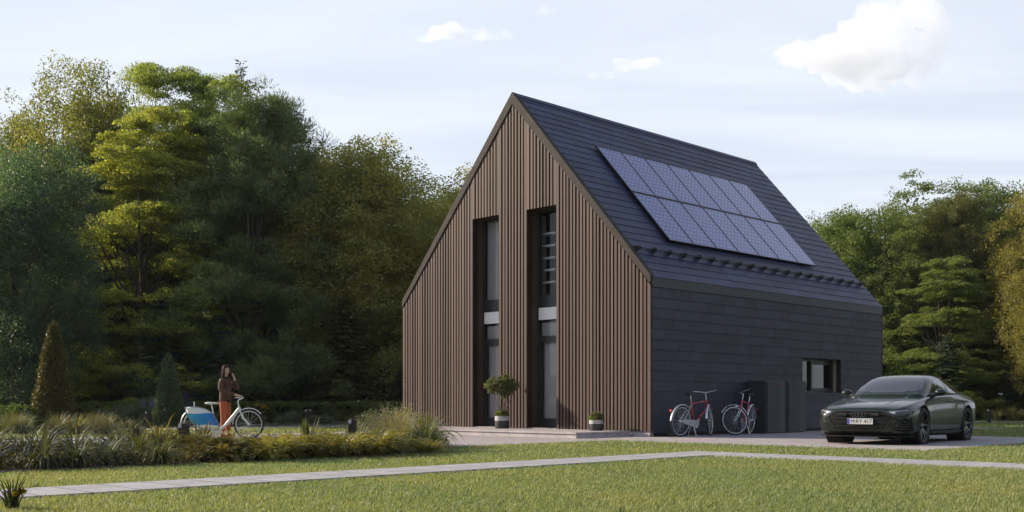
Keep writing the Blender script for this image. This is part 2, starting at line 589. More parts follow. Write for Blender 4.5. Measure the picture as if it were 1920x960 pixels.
# side wall (local plane x = 0, facing +x), window opening
WY0, WY1, WZ0, WZ1 = 7.15, 9.46, 1.13, 2.16
m = MB()
m.box(-.16, -.002, 0.17, WY0, 0, 3.96); m.box(-.16, -.002, WY1, L_ - .02, 0, 3.96)
m.box(-.16, -.002, WY0, WY1, 0, WZ0); m.box(-.16, -.002, WY0, WY1, WZ1, 3.96)
sw = m.build('side_wall', M_BACK, house)
m = MB()


def wall_iv(r):
    z0 = .10 + r * .2575
    if z0 > WZ0 - .01 and z0 < WZ1 - .05: return [(0.0, WY0), (WY1, L_)]
    return [(0.0, L_)]


tiles(m, Vector((0, 0, .10)), Vector((0, 1, 0)), Vector((0, 0, 1)), Vector((1, 0, 0)), 14, .2575, wall_iv, seed=4)
m.build('slate_cladding', M_SLATE_W, sw)
m = MB(); m.box(0, .03, 0.0, L_, 3.70, 3.955); m.build('eaves_fascia', simple('eaves_metal', (.05, .052, .066), .45, metal=.3), house)
# roof decks and slates
SL = (W_ / 2) / math.cos(PITCH)
m = MB()
for sgn in (1, -1):
    xe = 0 if sgn > 0 else -W_
    n_ = Vector((sgn * math.sin(PITCH), 0, math.cos(PITCH)))
    a = Vector((xe, .09, HE)); b = Vector((xe, L_, HE)); c = Vector((-W_ / 2, L_, HR)); d = Vector((-W_ / 2, .09, HR))
    m.prism([a, b, c, d], -n_ * .14)
rf = m.build('roof', M_BACK, house)
m = MB()
NR = 26; RH = SL / NR
for sgn in (1, -1):
    xe = 0 if sgn > 0 else -W_
    n_ = Vector((sgn * math.sin(PITCH), 0, math.cos(PITCH)))
    v_ = Vector((-sgn * math.cos(PITCH), 0, math.sin(PITCH)))
    tiles(m, Vector((xe, 0, HE)) - v_ * .05, Vector((0, 1, 0)), v_, n_, NR, (SL + .05) / NR, lambda r: [(.03, L_)], tw=.95, seed=9 + sgn, th=.014)
m.build('slate_covering', M_SLATE_R, rf)
m = MB()
for sgn in (1, -1):
    n_ = Vector((sgn * math.sin(PITCH), 0, math.cos(PITCH))); v_ = Vector((-sgn * math.cos(PITCH), 0, math.sin(PITCH)))
    p = Vector((-W_ / 2, .0, HR)) + n_ * .018
    m.prism([p, p - v_ * .16, p - v_ * .16 + n_ * .012, p + n_ * .012], (0, L_ + .02, 0))
m.build('ridge_cap', M_SLATE_R, rf)
m = MB(); m.box(.0, .02, L_ - .0, L_ + .03, 0, 3.96)
pts = [(0.0, L_, HE), (-W_ / 2, L_, HR), (-W_, L_, HE), (-W_, L_, 0), (0, L_, 0)]
m.prism(pts, (0, .02, 0)); m.box(-W_, -W_ + .16, .17, L_ - .01, 0, 3.96)
m.build('rear_wall', M_SLATE_W, house)
# snow guard
nR = Vector((math.sin(PITCH), 0, math.cos(PITCH))); vR = Vector((-math.cos(PITCH), 0, math.sin(PITCH)))


def on_roof(x, y, off=0):      # local x measured like the wall, any height on the right-hand slope
    return Vector((x, y, HE + (-x) * tanp)) + nR * off


m = MB()
for off in (.09, .15):
    m.tube([on_roof(-.58, .12, off), on_roof(-.58, L_ - .22, off)], .014, 8)
sg = m.build('snow_guard', M_BLACK, house, smooth=True)
mb = MB()
pr = [Vector((-.0, 0, 0)) + vR * .16 + nR * .02, vR * -.03 + nR * .02, vR * -.05 + nR * .17, vR * .0 + nR * .19]
mb.prism([p + Vector((0, -.022, 0)) for p in pr], (0, .044, 0)); br0 = mb.build('bracket', M_BLACK, sg)
for k in range(19):
    b_ = br0 if k == 0 else br0.copy()
    if k: COL.objects.link(b_); b_.parent = sg
    b_.location = on_roof(-.60, .16 + k * (L_ - .5) / 18)
# openings: reveals
m = MB()
for (x0, x1, z0, z1) in OPEN:
    m.box(x0 - .012, x0, -.0, DEP, z0, z1); m.box(x1, x1 + .012, 0.0, DEP, z0, z1)
    m.box(x0, x1, 0.0, DEP, z1, z1 + .012)
m.build('reveal', M_REVEAL, house)


def curtain(name, x0, x1, y, z0, z1, parent, folds=9, amp=.035, seed=0):
    rnd = random.Random(seed); n = folds * 8; V = []; Fc = []
    ph = rnd.random() * 6
    for k in range(n + 1):
        t = k / n; x = x0 + (x1 - x0) * t
        yy = y + amp * math.sin(t * folds * 2 * math.pi + ph + .8 * math.sin(t * 9)) * (.7 + .3 * math.sin(t * 17))
        V += [(x, yy, z0), (x, yy + .01, z1)]
    for k in range(n): Fc.append((2 * k, 2 * k + 2, 2 * k + 3, 2 * k + 1))
    return mesh_np(name, V, Fc, [M_CURT], parent, smooth=True)


def frame_rect(mb, x0, x1, z0, z1, y0, y1, t):
    mb.box(x0, x0 + t, y0, y1, z0, z1); mb.box(x1 - t, x1, y0, y1, z0, z1)
    mb.box(x0 + t, x1 - t, y0, y1, z0, z0 + t); mb.box(x0 + t, x1 - t, y0, y1, z1 - t, z1)


for k, (x0, x1, z0, z1) in enumerate(OPEN):
    # upper window
    m = MB(); frame_rect(m, x0, x1, 3.72, z1, DEP, DEP + .08, .065)
    m.box(x0 + .065, x1 - .065, DEP + .005, DEP + .08, 3.785, 3.80)
    wn = m.build('window', M_ANTHR, house)
    m = MB(); m.quad((x0 + .06, DEP + .04, 3.78), (x1 - .06, DEP + .04, 3.78), (x1 - .06, DEP + .04, z1 - .06), (x0 + .06, DEP + .04, z1 - .06)); m.build('pane', M_GLASS, wn, recalc=False)
    if k == 0: curtain('curtain', x0 + .02, x1, DEP + .13, 3.60, z1, wn, 9, seed=1)
    else: curtain('curtain', x1 - .22, x1 + .02, DEP + .25, 3.60, z1, wn, 3, seed=2)
    # floor band
    m = MB(); m.box(x0, x1, DEP + .004, DEP + .09, 3.50, 3.72); m.build('floor_band', M_ANTHR, house)
    # transom light
    m = MB(); frame_rect(m, x0, x1, 2.62, 3.50, DEP, DEP + .08, .05); tw_ = m.build('transom_window', M_ANTHR, house)
    m = MB(); m.quad((x0 + .05, DEP + .04, 2.67), (x1 - .05, DEP + .04, 2.67), (x1 - .05, DEP + .04, 3.45), (x0 + .05, DEP + .04, 3.45)); m.build('pane', M_GLASS, tw_, recalc=False)
    m = MB(); m.box(x0 + .05, x1 - .05, DEP - .004, DEP + .035, 3.12, 3.45); m.build('ceiling_stand_in', M_WHITE, tw_)  # white panel ahead of the glass stands in for the bright ceiling inside
    # glazed door
    m = MB(); frame_rect(m, x0, x1, z0, 2.62, DEP, DEP + .08, .05); frame_rect(m, x0 + .05, x1 - .05, z0 + .05, 2.57, DEP + .01, DEP + .07, .085)
    m.box(x0 + .13, x1 - .13, DEP + .012, DEP + .068, z0 + .13, z0 + .25)
    dr = m.build('door', M_ANTHR, house)
    m = MB(); m.quad((x0 + .12, DEP + .04, z0 + .2), (x1 - .12, DEP + .04, z0 + .2), (x1 - .12, DEP + .04, 2.5), (x0 + .12, DEP + .04, 2.5)); m.build('pane', M_GLASS, dr, recalc=False)
    m = MB(); m.tube([(x0 + .10, DEP + .01, 1.16), (x0 + .10, DEP - .05, 1.16), (x0 + .21, DEP - .05, 1.16)], .011); m.box(x0 + .085, x0 + .115, DEP - .002, DEP + .012, 1.05, 1.26); m.build('handle', M_BLACK, dr)
    if k == 0: curtain('curtain', x0 + .02, x1, DEP + .13, .2, 3.06, dr, 10, seed=3)
    else:
        curtain('curtain', x1 - .30, x1 + .02, DEP + .12, .2, 3.06, dr, 3, seed=4)
        sb_ = curtain('added_sheer', x0 + .03, x1 - .28, DEP + .15, .2, 3.06, dr, 4, amp=.008, seed=6); sb_.data.materials.clear(); sb_.data.materials.append(M_SHEER)  # sheer added to lighten the dark room seen through this door
# rooms behind
m = MB(); m.box(-W_ + .2, -.2, .2, L_ - .2, .10, .15); m.box(-W_ + .2, -.2, .5, L_ - .2, 3.5, 3.6)
m.build('interior_floor', M_FLOORW, house)
m = MB(); m.box(-W_ + .2, -.2, 2.6, 2.7, .15, 3.5); m.box(-4.9, -4.8, .5, 2.6, .15, 3.5); m.box(-3.6, -.2, 4.4, 4.5, .15, 3.5)
m.box(-5.0, -4.9, .5, 5, 3.6, 8)
m.build('interior_wall', M_ROOM, house)
# side window
m = MB(); RW = .27
m.box(-RW, .006, WY0 - .02, WY0, WZ0 - .02, WZ1 + .02); m.box(-RW, .006, WY0, WY1, WZ1, WZ1 + .03); m.box(-RW, .03, WY0 - .02, WY1 + .02, WZ0 - .03, WZ0)
m.build('reveal', M_ANTHR, house)
m = MB(); m.box(-RW, .004, WY1, WY1 + .02, WZ0, WZ1); m.build('reveal', simple('pale_reveal', (.42, .35, .29), .7), house)
m = MB()
ym = WY0 + (WY1 - WY0) * .40


def frame_side(mb, y0, y1, z0, z1, x0, x1, t):
    mb.box(x0, x1, y0, y0 + t, z0, z1); mb.box(x0, x1, y1 - t, y1, z0, z1)
    mb.box(x0, x1, y0 + t, y1 - t, z0, z0 + t); mb.box(x0, x1, y0 + t, y1 - t, z1 - t, z1)


frame_side(m, WY0, WY1, WZ0, WZ1, -RW - .08, -RW, .07)
frame_side(m, ym, WY1 - .07, WZ0 + .07, WZ1 - .07, -RW - .07, -RW + .03, .09)
swn = m.build('window', M_ANTHR, house)
m = MB()
m.quad((-RW - .04, WY0 + .06, WZ0 + .06), (-RW - .04, ym, WZ0 + .06), (-RW - .04, ym, WZ1 - .06), (-RW - .04, WY0 + .06, WZ1 - .06))
m.quad((-RW - .02, ym + .08, WZ0 + .15), (-RW - .02, WY1 - .15, WZ0 + .15), (-RW - .02, WY1 - .15, WZ1 - .15), (-RW - .02, ym + .08, WZ1 - .15))
m.build('pane', glass_mat('side_glass', 1.9, (.5, .5, .55)), swn, recalc=False)

# stone step in front of the gable
m = MB(); m.box(-8.6, -.6, -2.1, -.06, -.04, .10); m.box(-8.62, -.585, -2.13, -.06, .104, .150)
o = m.build('stone_step', M_STEP, bevel=.004); o.matrix_world = HOUSE_M; tag(o, 'low pale stone step along the timber gable', 'step')
m = MB(); m.box(-8.3, -6.1, -3.0, -2.14, 0, .055)
o = m.build('stone_step', M_STEP, bevel=.004); o.matrix_world = HOUSE_M; tag(o, 'short lower stone step in front of the long step', 'step')

# shelf upstairs, chair downstairs
sh = empty('shelf_unit', HOUSE_M @ Matrix.Translation((-4.36, .60, 3.6))); tag(sh, 'white open shelf standing behind the upper right window', 'shelf')
m = MB(); m.box(0, .05, 0, .22, 0, 2.45); m.build('upright', M_WHITE, sh)
m = MB(); m.box(-.35, 1.0, .26, .30, 0, 2.6); m.build('back_panel', M_BLACK, sh)
m = MB(); m.box(.10, .56, .02, .22, 0, .05); s0 = m.build('shelf', M_WHITE, sh)
for k in range(5):
    s_ = s0 if k == 0 else s0.copy()
    if k: COL.objects.link(s_); s_.parent = sh
    s_.location = (0, 0, .55 + k * .336)
ch = empty('chair', HOUSE_M @ Matrix.Translation((-3.62, 1.25, .15)) @ Matrix.Rotation(R(30), 4, 'Z')); tag(ch, 'yellow shell chair behind the right glass door', 'chair')
yl = simple('yellow_shell', (.42, .36, .08), .5)
m = MB(); m.box(-.22, .22, -.22, .2, .43, .46); m.build('seat', yl, ch, bevel=.01)
m = MB(); m.box(-.22, .22, .19, .22, .46, .86); m.build('backrest', yl, ch, bevel=.01)
m = MB(); m.tube([(0, 0, 0), (0, 0, .43)], .014); l0 = m.build('leg', M_WHITE, ch); l0.location = (-.19, -.18, 0)
for q in ((.19, -.18), (-.19, .17), (.19, .17)):
    l_ = l0.copy(); COL.objects.link(l_); l_.parent = ch; l_.location = (*q, 0)

# solar panels: two rows of seven on the right-hand slope
CELL = Mat('solar_cells'); CELL.bsdf((.030, .034, .085), .16, 0, .9)
_tc = CELL.n('ShaderNodeTexCoord')
_sep = CELL.n('ShaderNodeSeparateXYZ'); CELL.l(_tc.outputs['Object'], _sep.inputs[0])


def _cell(sock, period, width):
    a = CELL.n('ShaderNodeMath', operation='DIVIDE'); CELL.l(sock, a.inputs[0]); a.inputs[1].default_value = period
    f = CELL.n('ShaderNodeMath', operation='FRACT'); CELL.l(a.outputs[0], f.inputs[0])
    c = CELL.n('ShaderNodeMath', operation='SUBTRACT'); CELL.l(f.outputs[0], c.inputs[0]); c.inputs[1].default_value = .5
    d = CELL.n('ShaderNodeMath', operation='ABSOLUTE'); CELL.l(c.outputs[0], d.inputs[0])
    return d.outputs[0]


_ux = _cell(_sep.outputs[0], .172, 0); _uy = _cell(_sep.outputs[1], .172, 0)
_s = CELL.n('ShaderNodeMath', operation='ADD'); CELL.l(_ux, _s.inputs[0]); CELL.l(_uy, _s.inputs[1])
_g = CELL.n('ShaderNodeMath', operation='GREATER_THAN'); CELL.l(_s.outputs[0], _g.inputs[0]); _g.inputs[1].default_value = .84
_mx = CELL.n('ShaderNodeMath', operation='MAXIMUM'); CELL.l(_ux, _mx.inputs[0]); CELL.l(_uy, _mx.inputs[1])
_g2 = CELL.n('ShaderNodeMath', operation='GREATER_THAN'); CELL.l(_mx.outputs[0], _g2.inputs[0]); _g2.inputs[1].default_value = .485
_tn = CELL.noise(1.3, 3)
_cc = CELL.ramp(_tn.outputs[0], [(.3, (.046, .056, .22)), (.7, (.062, .076, .28))])
_c = CELL.mix(_g2.outputs[0], _cc.outputs[0], (.085, .09, .15))
CELL.b.inputs['IOR'].default_value = 1.7; CELL.b.inputs['Specular Tint'].default_value = (.56, .64, 1, 1)
CELL.l(CELL.mix(_g.outputs[0], _c, (.55, .56, .66)), CELL.b.inputs['Base Color'])
PW, PH = 1.082, (2.27 - .98) / math.cos(PITCH) / 1.0
PH = 1.925
row_names = ('lower', 'upper')
ordn = ('first', 'second', 'third', 'fourth', 'fifth', 'sixth', 'seventh')
sp0 = None
for r in range(2):
    for c in range(7):
        x_low = -.965 if r == 0 else -2.262
        P = on_roof(x_low, 1.94 + c * 1.094, .105)
        Mx = HOUSE_M @ Matrix.Translation(P) @ Matrix(((0, vR.x, nR.x, 0), (1, vR.y, nR.y, 0), (0, vR.z, nR.z, 0), (0, 0, 0, 1)))
        if sp0 is None:
            sp0 = empty('solar_panel', Mx); t = sp0
            m = MB(); frame_rect_xy = [(0, .022, 0, PH), (PW - .022, PW, 0, PH), (.022, PW - .022, 0, .022), (.022, PW - .022, PH - .022, PH)]
            for q in frame_rect_xy: m.box(*q, -.04, .006)
            m.build('frame', M_BLACK, sp0)
            m = MB(); m.box(.02, PW - .02, .02, PH - .02, -.03, 0.0); m.build('glass_face', CELL.m, sp0)
            m = MB(); m.box(.3, .34, .1, PH - .1, -.078, -.041); m.box(.74, .78, .1, PH - .1, -.078, -.041); m.build('rail', M_BLACK, sp0)
        else:
            t = copy_tree(sp0); t.matrix_world = Mx
        tag(t, '%s solar panel from the timber gable in the %s row on the roof' % (ordn[c] if c < 6 else 'last', row_names[r]), 'solar panel', 'solar panels on the slate roof')

# storage cabinets by the side wall
M_CAB = simple('cabinet_grey', (.036, .038, .050), .5, var=.08); M_CABD = simple('cabinet_door', (.026, .028, .038), .55, var=.08)
M_RED = simple('red_plastic', (.45, .03, .03), .4)
for k in range(2):
    y0 = 4.2 + k * 1.09
    t = empty('storage_cabinet', HOUSE_M @ Matrix.Translation((.05, y0, .012)))
    m = MB(); m.box(0, .55, 0, 1.03, .03, 1.43); m.box(.03, .5, .04, .99, 0, .035); m.build('body', M_CAB, t, bevel=.006)
    for z in (.06, .78):
        m = MB(); m.box(.545, .572, .06, .66, z, z + (.69 if z < .5 else .60)); m.build('door', M_CABD, t, bevel=.005)
    m = MB(); m.tube([(.548, .80, 1.30), (.566, .80, 1.30)], .022, 12); m.build('indicator', M_RED, t)
    if k == 1:
        m = MB(); m.tube([(.5, 1.028, 1.34), (.5, 1.12, 1.34)], .02); m.ball((.5, 1.10, 1.26), .04, .03, .06); m.build('valve', M_BLACK, t)
    tag(t, ('tall dark grey cabinet nearest the bicycles by the slate wall', 'tall dark grey cabinet with side valve nearest the wall window')[k], 'cabinet', 'cabinets by the side wall')
m = MB(); m.tube([(.20, .35, .045), (.20, .55, .05), (.16, .75, .04)], [.03, .05, .03], 10)
o = m.build('doormat_roll', M_BLACK, smooth=True); o.matrix_world = HOUSE_M; tag(o, 'small dark bundle lying at the foot of the slate wall corner', 'bundle')
# ------------------------------------------------------------------ vegetation
M_LEAF = leaf_mat('leaves', .5, .50)
M_NEEDLE = leaf_mat('needles', .55, .32, var=.4, trans_tint=(1.2, 1.2, .5))
M_BLADE = leaf_mat('blades', .62, .30, var=.35, trans_tint=(1.4, 1.3, .5))
M_BARK = simple('bark', (.055, .042, .032), .9, scale=9, var=.45, bump=.6, stretch=(3, 3, .6))


def unit(a):
    return a / np.maximum(np.linalg.norm(a, axis=-1, keepdims=True), 1e-9)


def leaf_quads(c, d, nrm, ln, wd):
    """diamond leaves: centre c, pointing d, facing nrm"""
    s = unit(np.cross(d, nrm))
    ln = ln[:, None]; wd = wd[:, None]
    V = np.stack([c - d * ln * .5, c + s * wd * .5 - d * ln * .06, c + d * ln * .5, c - s * wd * .5 - d * ln * .06], 1).reshape(-1, 3)
    F = np.arange(len(c) * 4).reshape(-1, 4)
    return V, F


def clumps_to_leaves(rng, cc, rad, per, leaf, flat=.6, droop=.25, up=.7, aspect=.55, out=None):
    """scatter leaves through clumps centred at cc"""
    n = len(cc)
    k = np.repeat(np.arange(n), per)
    g = rng.normal(size=(len(k), 3)); g = unit(g) * (rng.random((len(k), 1)) ** .45)
    g[:, 2] *= flat
    p = cc[k] + g * rad[k][:, None]
    p[:, 2] -= droop * rad[k] * (g[:, 0] ** 2 + g[:, 1] ** 2)
    d = unit(g + rng.normal(size=g.shape) * .7 + np.array([0, 0, -.15]))
    nr = unit(rng.normal(size=g.shape) * .75 + np.array([0, 0, up]) + g * .5)
    ln = leaf * rng.uniform(.7, 1.35, len(k))
    return leaf_quads(p, d, nr, ln, ln * aspect)


def tree_skeleton(rng, height, crown_base, trunk_r, tips, seedv):
    """tapered trunk with limbs that reach into the crown"""
    mb = MB()
    pts = []; rs = []
    for i in range(9):
        t = i / 8
        pts.append((math.sin(t * 3 + seedv) * .18 * t * 1.5, math.cos(t * 2.3 + seedv) * .18 * t * 1.5, t * height * .9)); rs.append(trunk_r * (1 - .86 * t) + .015)
    rs[0] *= 1.35
    mb.tube(pts, rs, 9)
    for tip in tips:
        z0 = max(crown_base * .75, tip[2] * rng.uniform(.45, .75)); t = min(.95, z0 / (height * .9))
        i = min(7, int(t * 8)); b = Vector(pts[i]).lerp(Vector(pts[i + 1]), t * 8 - i)
        e = Vector(tip); mid = b.lerp(e, .5) + Vector((0, 0, -.15 * (e - b).length * .5))
        r0 = trunk_r * (1 - .86 * t) * .45 + .015
        mb.tube([b, b.lerp(mid, .55), mid, mid.lerp(e, .6), e], [r0, r0 * .8, r0 * .6, r0 * .42, .012], 6, cap=False)
    return mb


def broadleaf(seed, height=14, width=9, base=2.0, lobes=16, clumps=420, per=64, leaf=.20, flat=.6, ragged=.25, shape='round', lobe_r=.30, rad=(.45, .85), inner=.15):
    rng = np.random.default_rng(seed)
    hh = (height - base) / 2; ctr = np.array([0, 0, base + hh])
    # lobes inside the envelope
    L = []
    while len(L) < lobes:
        p = unit(rng.normal(size=3)) * rng.uniform(.35, .78)
        if shape == 'cone':
            zz = rng.uniform(-.85, .8); wz = (1 - (zz + 1) / 2) * .9 + .08; a = rng.random() * 6.283
            p = np.array([math.cos(a) * wz * .8, math.sin(a) * wz * .8, zz])
        if shape == 'vase' and p[2] < 0: p[:2] *= .55 + .45 * (1 + p[2])
        L.append(p)
    L = np.array(L)
    lr = lobe_r * rng.uniform(.7, 1.3, lobes)
    k = rng.integers(0, lobes, clumps)
    dirs = unit(rng.normal(size=(clumps, 3)))
    rr = np.where(rng.random(clumps) < inner, rng.random(clumps), rng.uniform(.8, 1.0 + ragged, clumps))
    c = L[k] + dirs * lr[k][:, None] * rr[:, None]
    c = c * np.array([width / 2, width / 2, hh]) + ctr
    c[:, 2] = np.maximum(c[:, 2], base * .6)
    rd = rng.uniform(*rad, clumps)
    V, F = clumps_to_leaves(rng, c, rd, per, leaf, flat)
    tips = L * np.array([width / 2, width / 2, hh]) * .95 + ctr
    return V, F, tree_skeleton(rng, min(height, float(V[:, 2].max()) * .92), base, .016 * height + .05, tips[:14], seed)


def layered(seed, height=14, width=9, base=2.5, tiers=11, leaf=.18, per=70, clumps_per=34, flat=.24, rad=(.35, .7)):
    """airy tree whose branches lie in flat sprays"""
    rng = np.random.default_rng(seed); C = []; Rr = []; tips = []
    for i in range(tiers * 3):
        t = rng.random(); z = base + (height - base) * t
        a = rng.random() * 6.283; reach = width / 2 * (1 - .62 * t ** 1.6) * rng.uniform(.6, 1.05)
        tip = np.array([math.cos(a) * reach, math.sin(a) * reach, z + rng.uniform(.0, .6)]); tips.append(tip)
        for q in range(clumps_per // 3):
            f = rng.uniform(.35, 1.0); sp = rng.normal() * .32 * (1.2 - f * .4)
            d = np.array([math.cos(a + sp), math.sin(a + sp)]) * reach * f
            C.append([d[0], d[1], z + .35 * f - .45 * f * f + rng.normal() * .12]); Rr.append(rng.uniform(*rad))
    V, F = clumps_to_leaves(rng, np.array(C), np.array(Rr), per, leaf, flat=flat, droop=.35, up=1.6)
    return V, F, tree_skeleton(rng, height * (.80 if flat < .2 else .92), base, .013 * height + .05, [t_ * np.array([.85, .85, .90]) for t_ in tips[:20]], seed)


def conifer(seed, height=12, width=6, base=.3, whorls=26, droop=.25, needle=.30, density=1.0, open_top=False, fluff=.0):
    """spruce or cedar: whorls of branches carrying flat sprays of needles"""
    rng = np.random.default_rng(seed); P = []; D = []; N = []
    mb = MB(); mb.tube([(0, 0, 0), (0, 0, height * .5), (0, 0, height * .985)], [.018 * height + .04, .010 * height + .02, .012], 8)
    for i in range(whorls):
        t = (i + rng.random() * .6) / whorls; z = base + (height - base) * t
        ln = width / 2 * (1 - t) ** .8 * rng.uniform(.75, 1.1) + .12
        nb = 7 if not open_top else 5
        a0 = rng.random() * 6.283
        for b in range(nb):
            a = a0 + b * 6.283 / nb + rng.normal() * .15; l_ = ln * rng.uniform(.75, 1.12)
            dirh = np.array([math.cos(a), math.sin(a), 0])
            sidev = np.array([-math.sin(a), math.cos(a), 0])
            if i % 2 == 0: mb.tube([(0, 0, z), tuple(dirh * l_ * .5 + np.array([0, 0, z - droop * l_ * .12])), tuple(dirh * l_ * .9 + np.array([0, 0, z - droop * l_ * .6]))], [.03, .02, .006], 4, cap=False)
            n = int((5 + 84 * l_) * density)
            f = rng.random(n) ** .75
            spread = rng.uniform(-1, 1, n) * (.10 + .34 * l_ * f * (1.05 - f) * 1.6)
            pos = dirh * (l_ * f)[:, None] + sidev * spread[:, None]
            zz = z + .10 * f * l_ - droop * l_ * f ** 2 + rng.normal(size=n) * (.03 + fluff) - np.abs(spread) * .2
            pos = np.concatenate([pos[:, :2], zz[:, None]], 1)
            dd = unit(dirh * .8 + sidev * np.sign(spread)[:, None] * .75 + rng.normal(size=(n, 3)) * (.25 + fluff) + np.array([0, 0, -.12 + fluff * 1.5]))
            P.append(pos); D.append(dd); N.append(unit(np.array([0, 0, 1.]) + rng.normal(size=(n, 3)) * .5))
    P = np.concatenate(P); D = np.concatenate(D); N = np.concatenate(N)
    ln = needle * rng.uniform(.6, 1.3, len(P))
    V, F = leaf_quads(P, D, N, ln, ln * .28)
    return V, F, mb


def pine(seed, height=14, width=9, base=2.5, clumps=330, per=90, needle=.34):
    """soft-needled pine: brush-like tufts on layered pads"""
    rng = np.random.default_rng(seed); C = []; Rr = []; tips = []
    pads = 64
    for i in range(pads):
        t = (i + rng.random()) / pads; z = base + (height - base) * t
        a = rng.random() * 6.283; reach = width / 2 * (1 - .80 * t ** 1.25) * rng.uniform(.12, 1.0)
        ctr = np.array([math.cos(a) * reach, math.sin(a) * reach, z - .2]); tips.append(ctr)
        for q in range(max(3, clumps // pads)):
            C.append(ctr + rng.normal(size=3) * np.array([.75, .75, .28])); Rr.append(rng.uniform(.4, .75))
    C = np.array(C); Rr = np.array(Rr); k = np.repeat(np.arange(len(C)), per)
    g = unit(rng.normal(size=(len(k), 3)) + np.array([0, 0, .55]))
    p = C[k] + g * (Rr[k] * rng.random(len(k)) ** .6)[:, None] * np.array([1, 1, .75])
    d = unit(g + rng.normal(size=g.shape) * .25 + np.array([0, 0, .5]))
    ln = needle * rng.uniform(.7, 1.2, len(k))
    V, F = leaf_quads(p, d, unit(rng.normal(size=g.shape)), ln, ln * .13)
    return V, F, tree_skeleton(rng, height, base, .017 * height + .05, tips[::2], seed)


PROTO = {}


def proto(key, fn, mat, **kw):
    V, F, sk = fn(**kw)
    cm = mesh_np('crown', V, F, mat); tk = sk.build('trunk', M_BARK, smooth=True)

    PROTO[key] = (cm.data, tk.data, float(V[:, 2].max()))
    bpy.data.objects.remove(cm); bpy.data.objects.remove(tk)


proto('round', broadleaf, M_LEAF, seed=11, height=14, width=11, base=.6, lobes=30, clumps=1050, per=110, leaf=.145, rad=(.5, .95))
proto('oval', broadleaf, M_LEAF, seed=12, height=14, width=9.5, base=.4, lobes=32, clumps=1000, per=110, leaf=.14, rad=(.5, .9))
proto('ball', broadleaf, M_LEAF, seed=17, height=14, width=9, base=.4, lobes=40, clumps=1500, per=170, leaf=.10, rad=(.5, .9), inner=.3, ragged=.15, lobe_r=.24)
proto('ragged', broadleaf, M_LEAF, seed=13, height=14, width=10.5, base=.6, lobes=34, clumps=1150, per=90, leaf=.12, ragged=.35, lobe_r=.25, rad=(.4, .75))
proto('fine', broadleaf, M_LEAF, seed=14, height=14, width=10, base=.2, lobes=34, clumps=1300, per=100, leaf=.115, rad=(.45, .85), flat=.8)
proto('domed', broadleaf, M_LEAF, seed=15, height=14, width=11, base=.4, lobes=26, clumps=1100, per=100, leaf=.14, shape='vase', flat=.40)
proto('layered', layered, M_LEAF, seed=21, height=14, width=11, base=.8, tiers=30, per=130, clumps_per=42, leaf=.11)
proto('airy', layered, M_LEAF, seed=22, height=14, width=10, base=4.0, tiers=26, per=120, clumps_per=30, leaf=.095, flat=.10, rad=(.5, .95))
proto('pine', pine, M_NEEDLE, seed=31, height=14, width=10, base=1.5, clumps=1100, per=170, needle=.23)
proto('cedar', conifer, M_NEEDLE, seed=41, height=12, width=10, base=.1, whorls=26, droop=.22, needle=.30, density=2.0)
proto('spruce', conifer, M_NEEDLE, seed=42, height=12, width=6, base=.1, whorls=32, droop=.35, needle=.26, density=1.6)
proto('spindly', conifer, M_NEEDLE, seed=43, height=14, width=9, base=6, whorls=22, droop=-.25, needle=.24, density=.55, open_top=True, fluff=.12)


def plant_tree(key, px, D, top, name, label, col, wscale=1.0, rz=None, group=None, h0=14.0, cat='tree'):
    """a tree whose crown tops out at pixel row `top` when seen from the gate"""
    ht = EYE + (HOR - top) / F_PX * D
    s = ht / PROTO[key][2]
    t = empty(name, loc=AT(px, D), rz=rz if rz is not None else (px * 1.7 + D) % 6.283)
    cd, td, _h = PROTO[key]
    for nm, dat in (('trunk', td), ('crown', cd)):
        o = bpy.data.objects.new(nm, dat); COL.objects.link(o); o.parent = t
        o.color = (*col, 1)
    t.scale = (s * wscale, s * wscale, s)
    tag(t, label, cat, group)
    return t


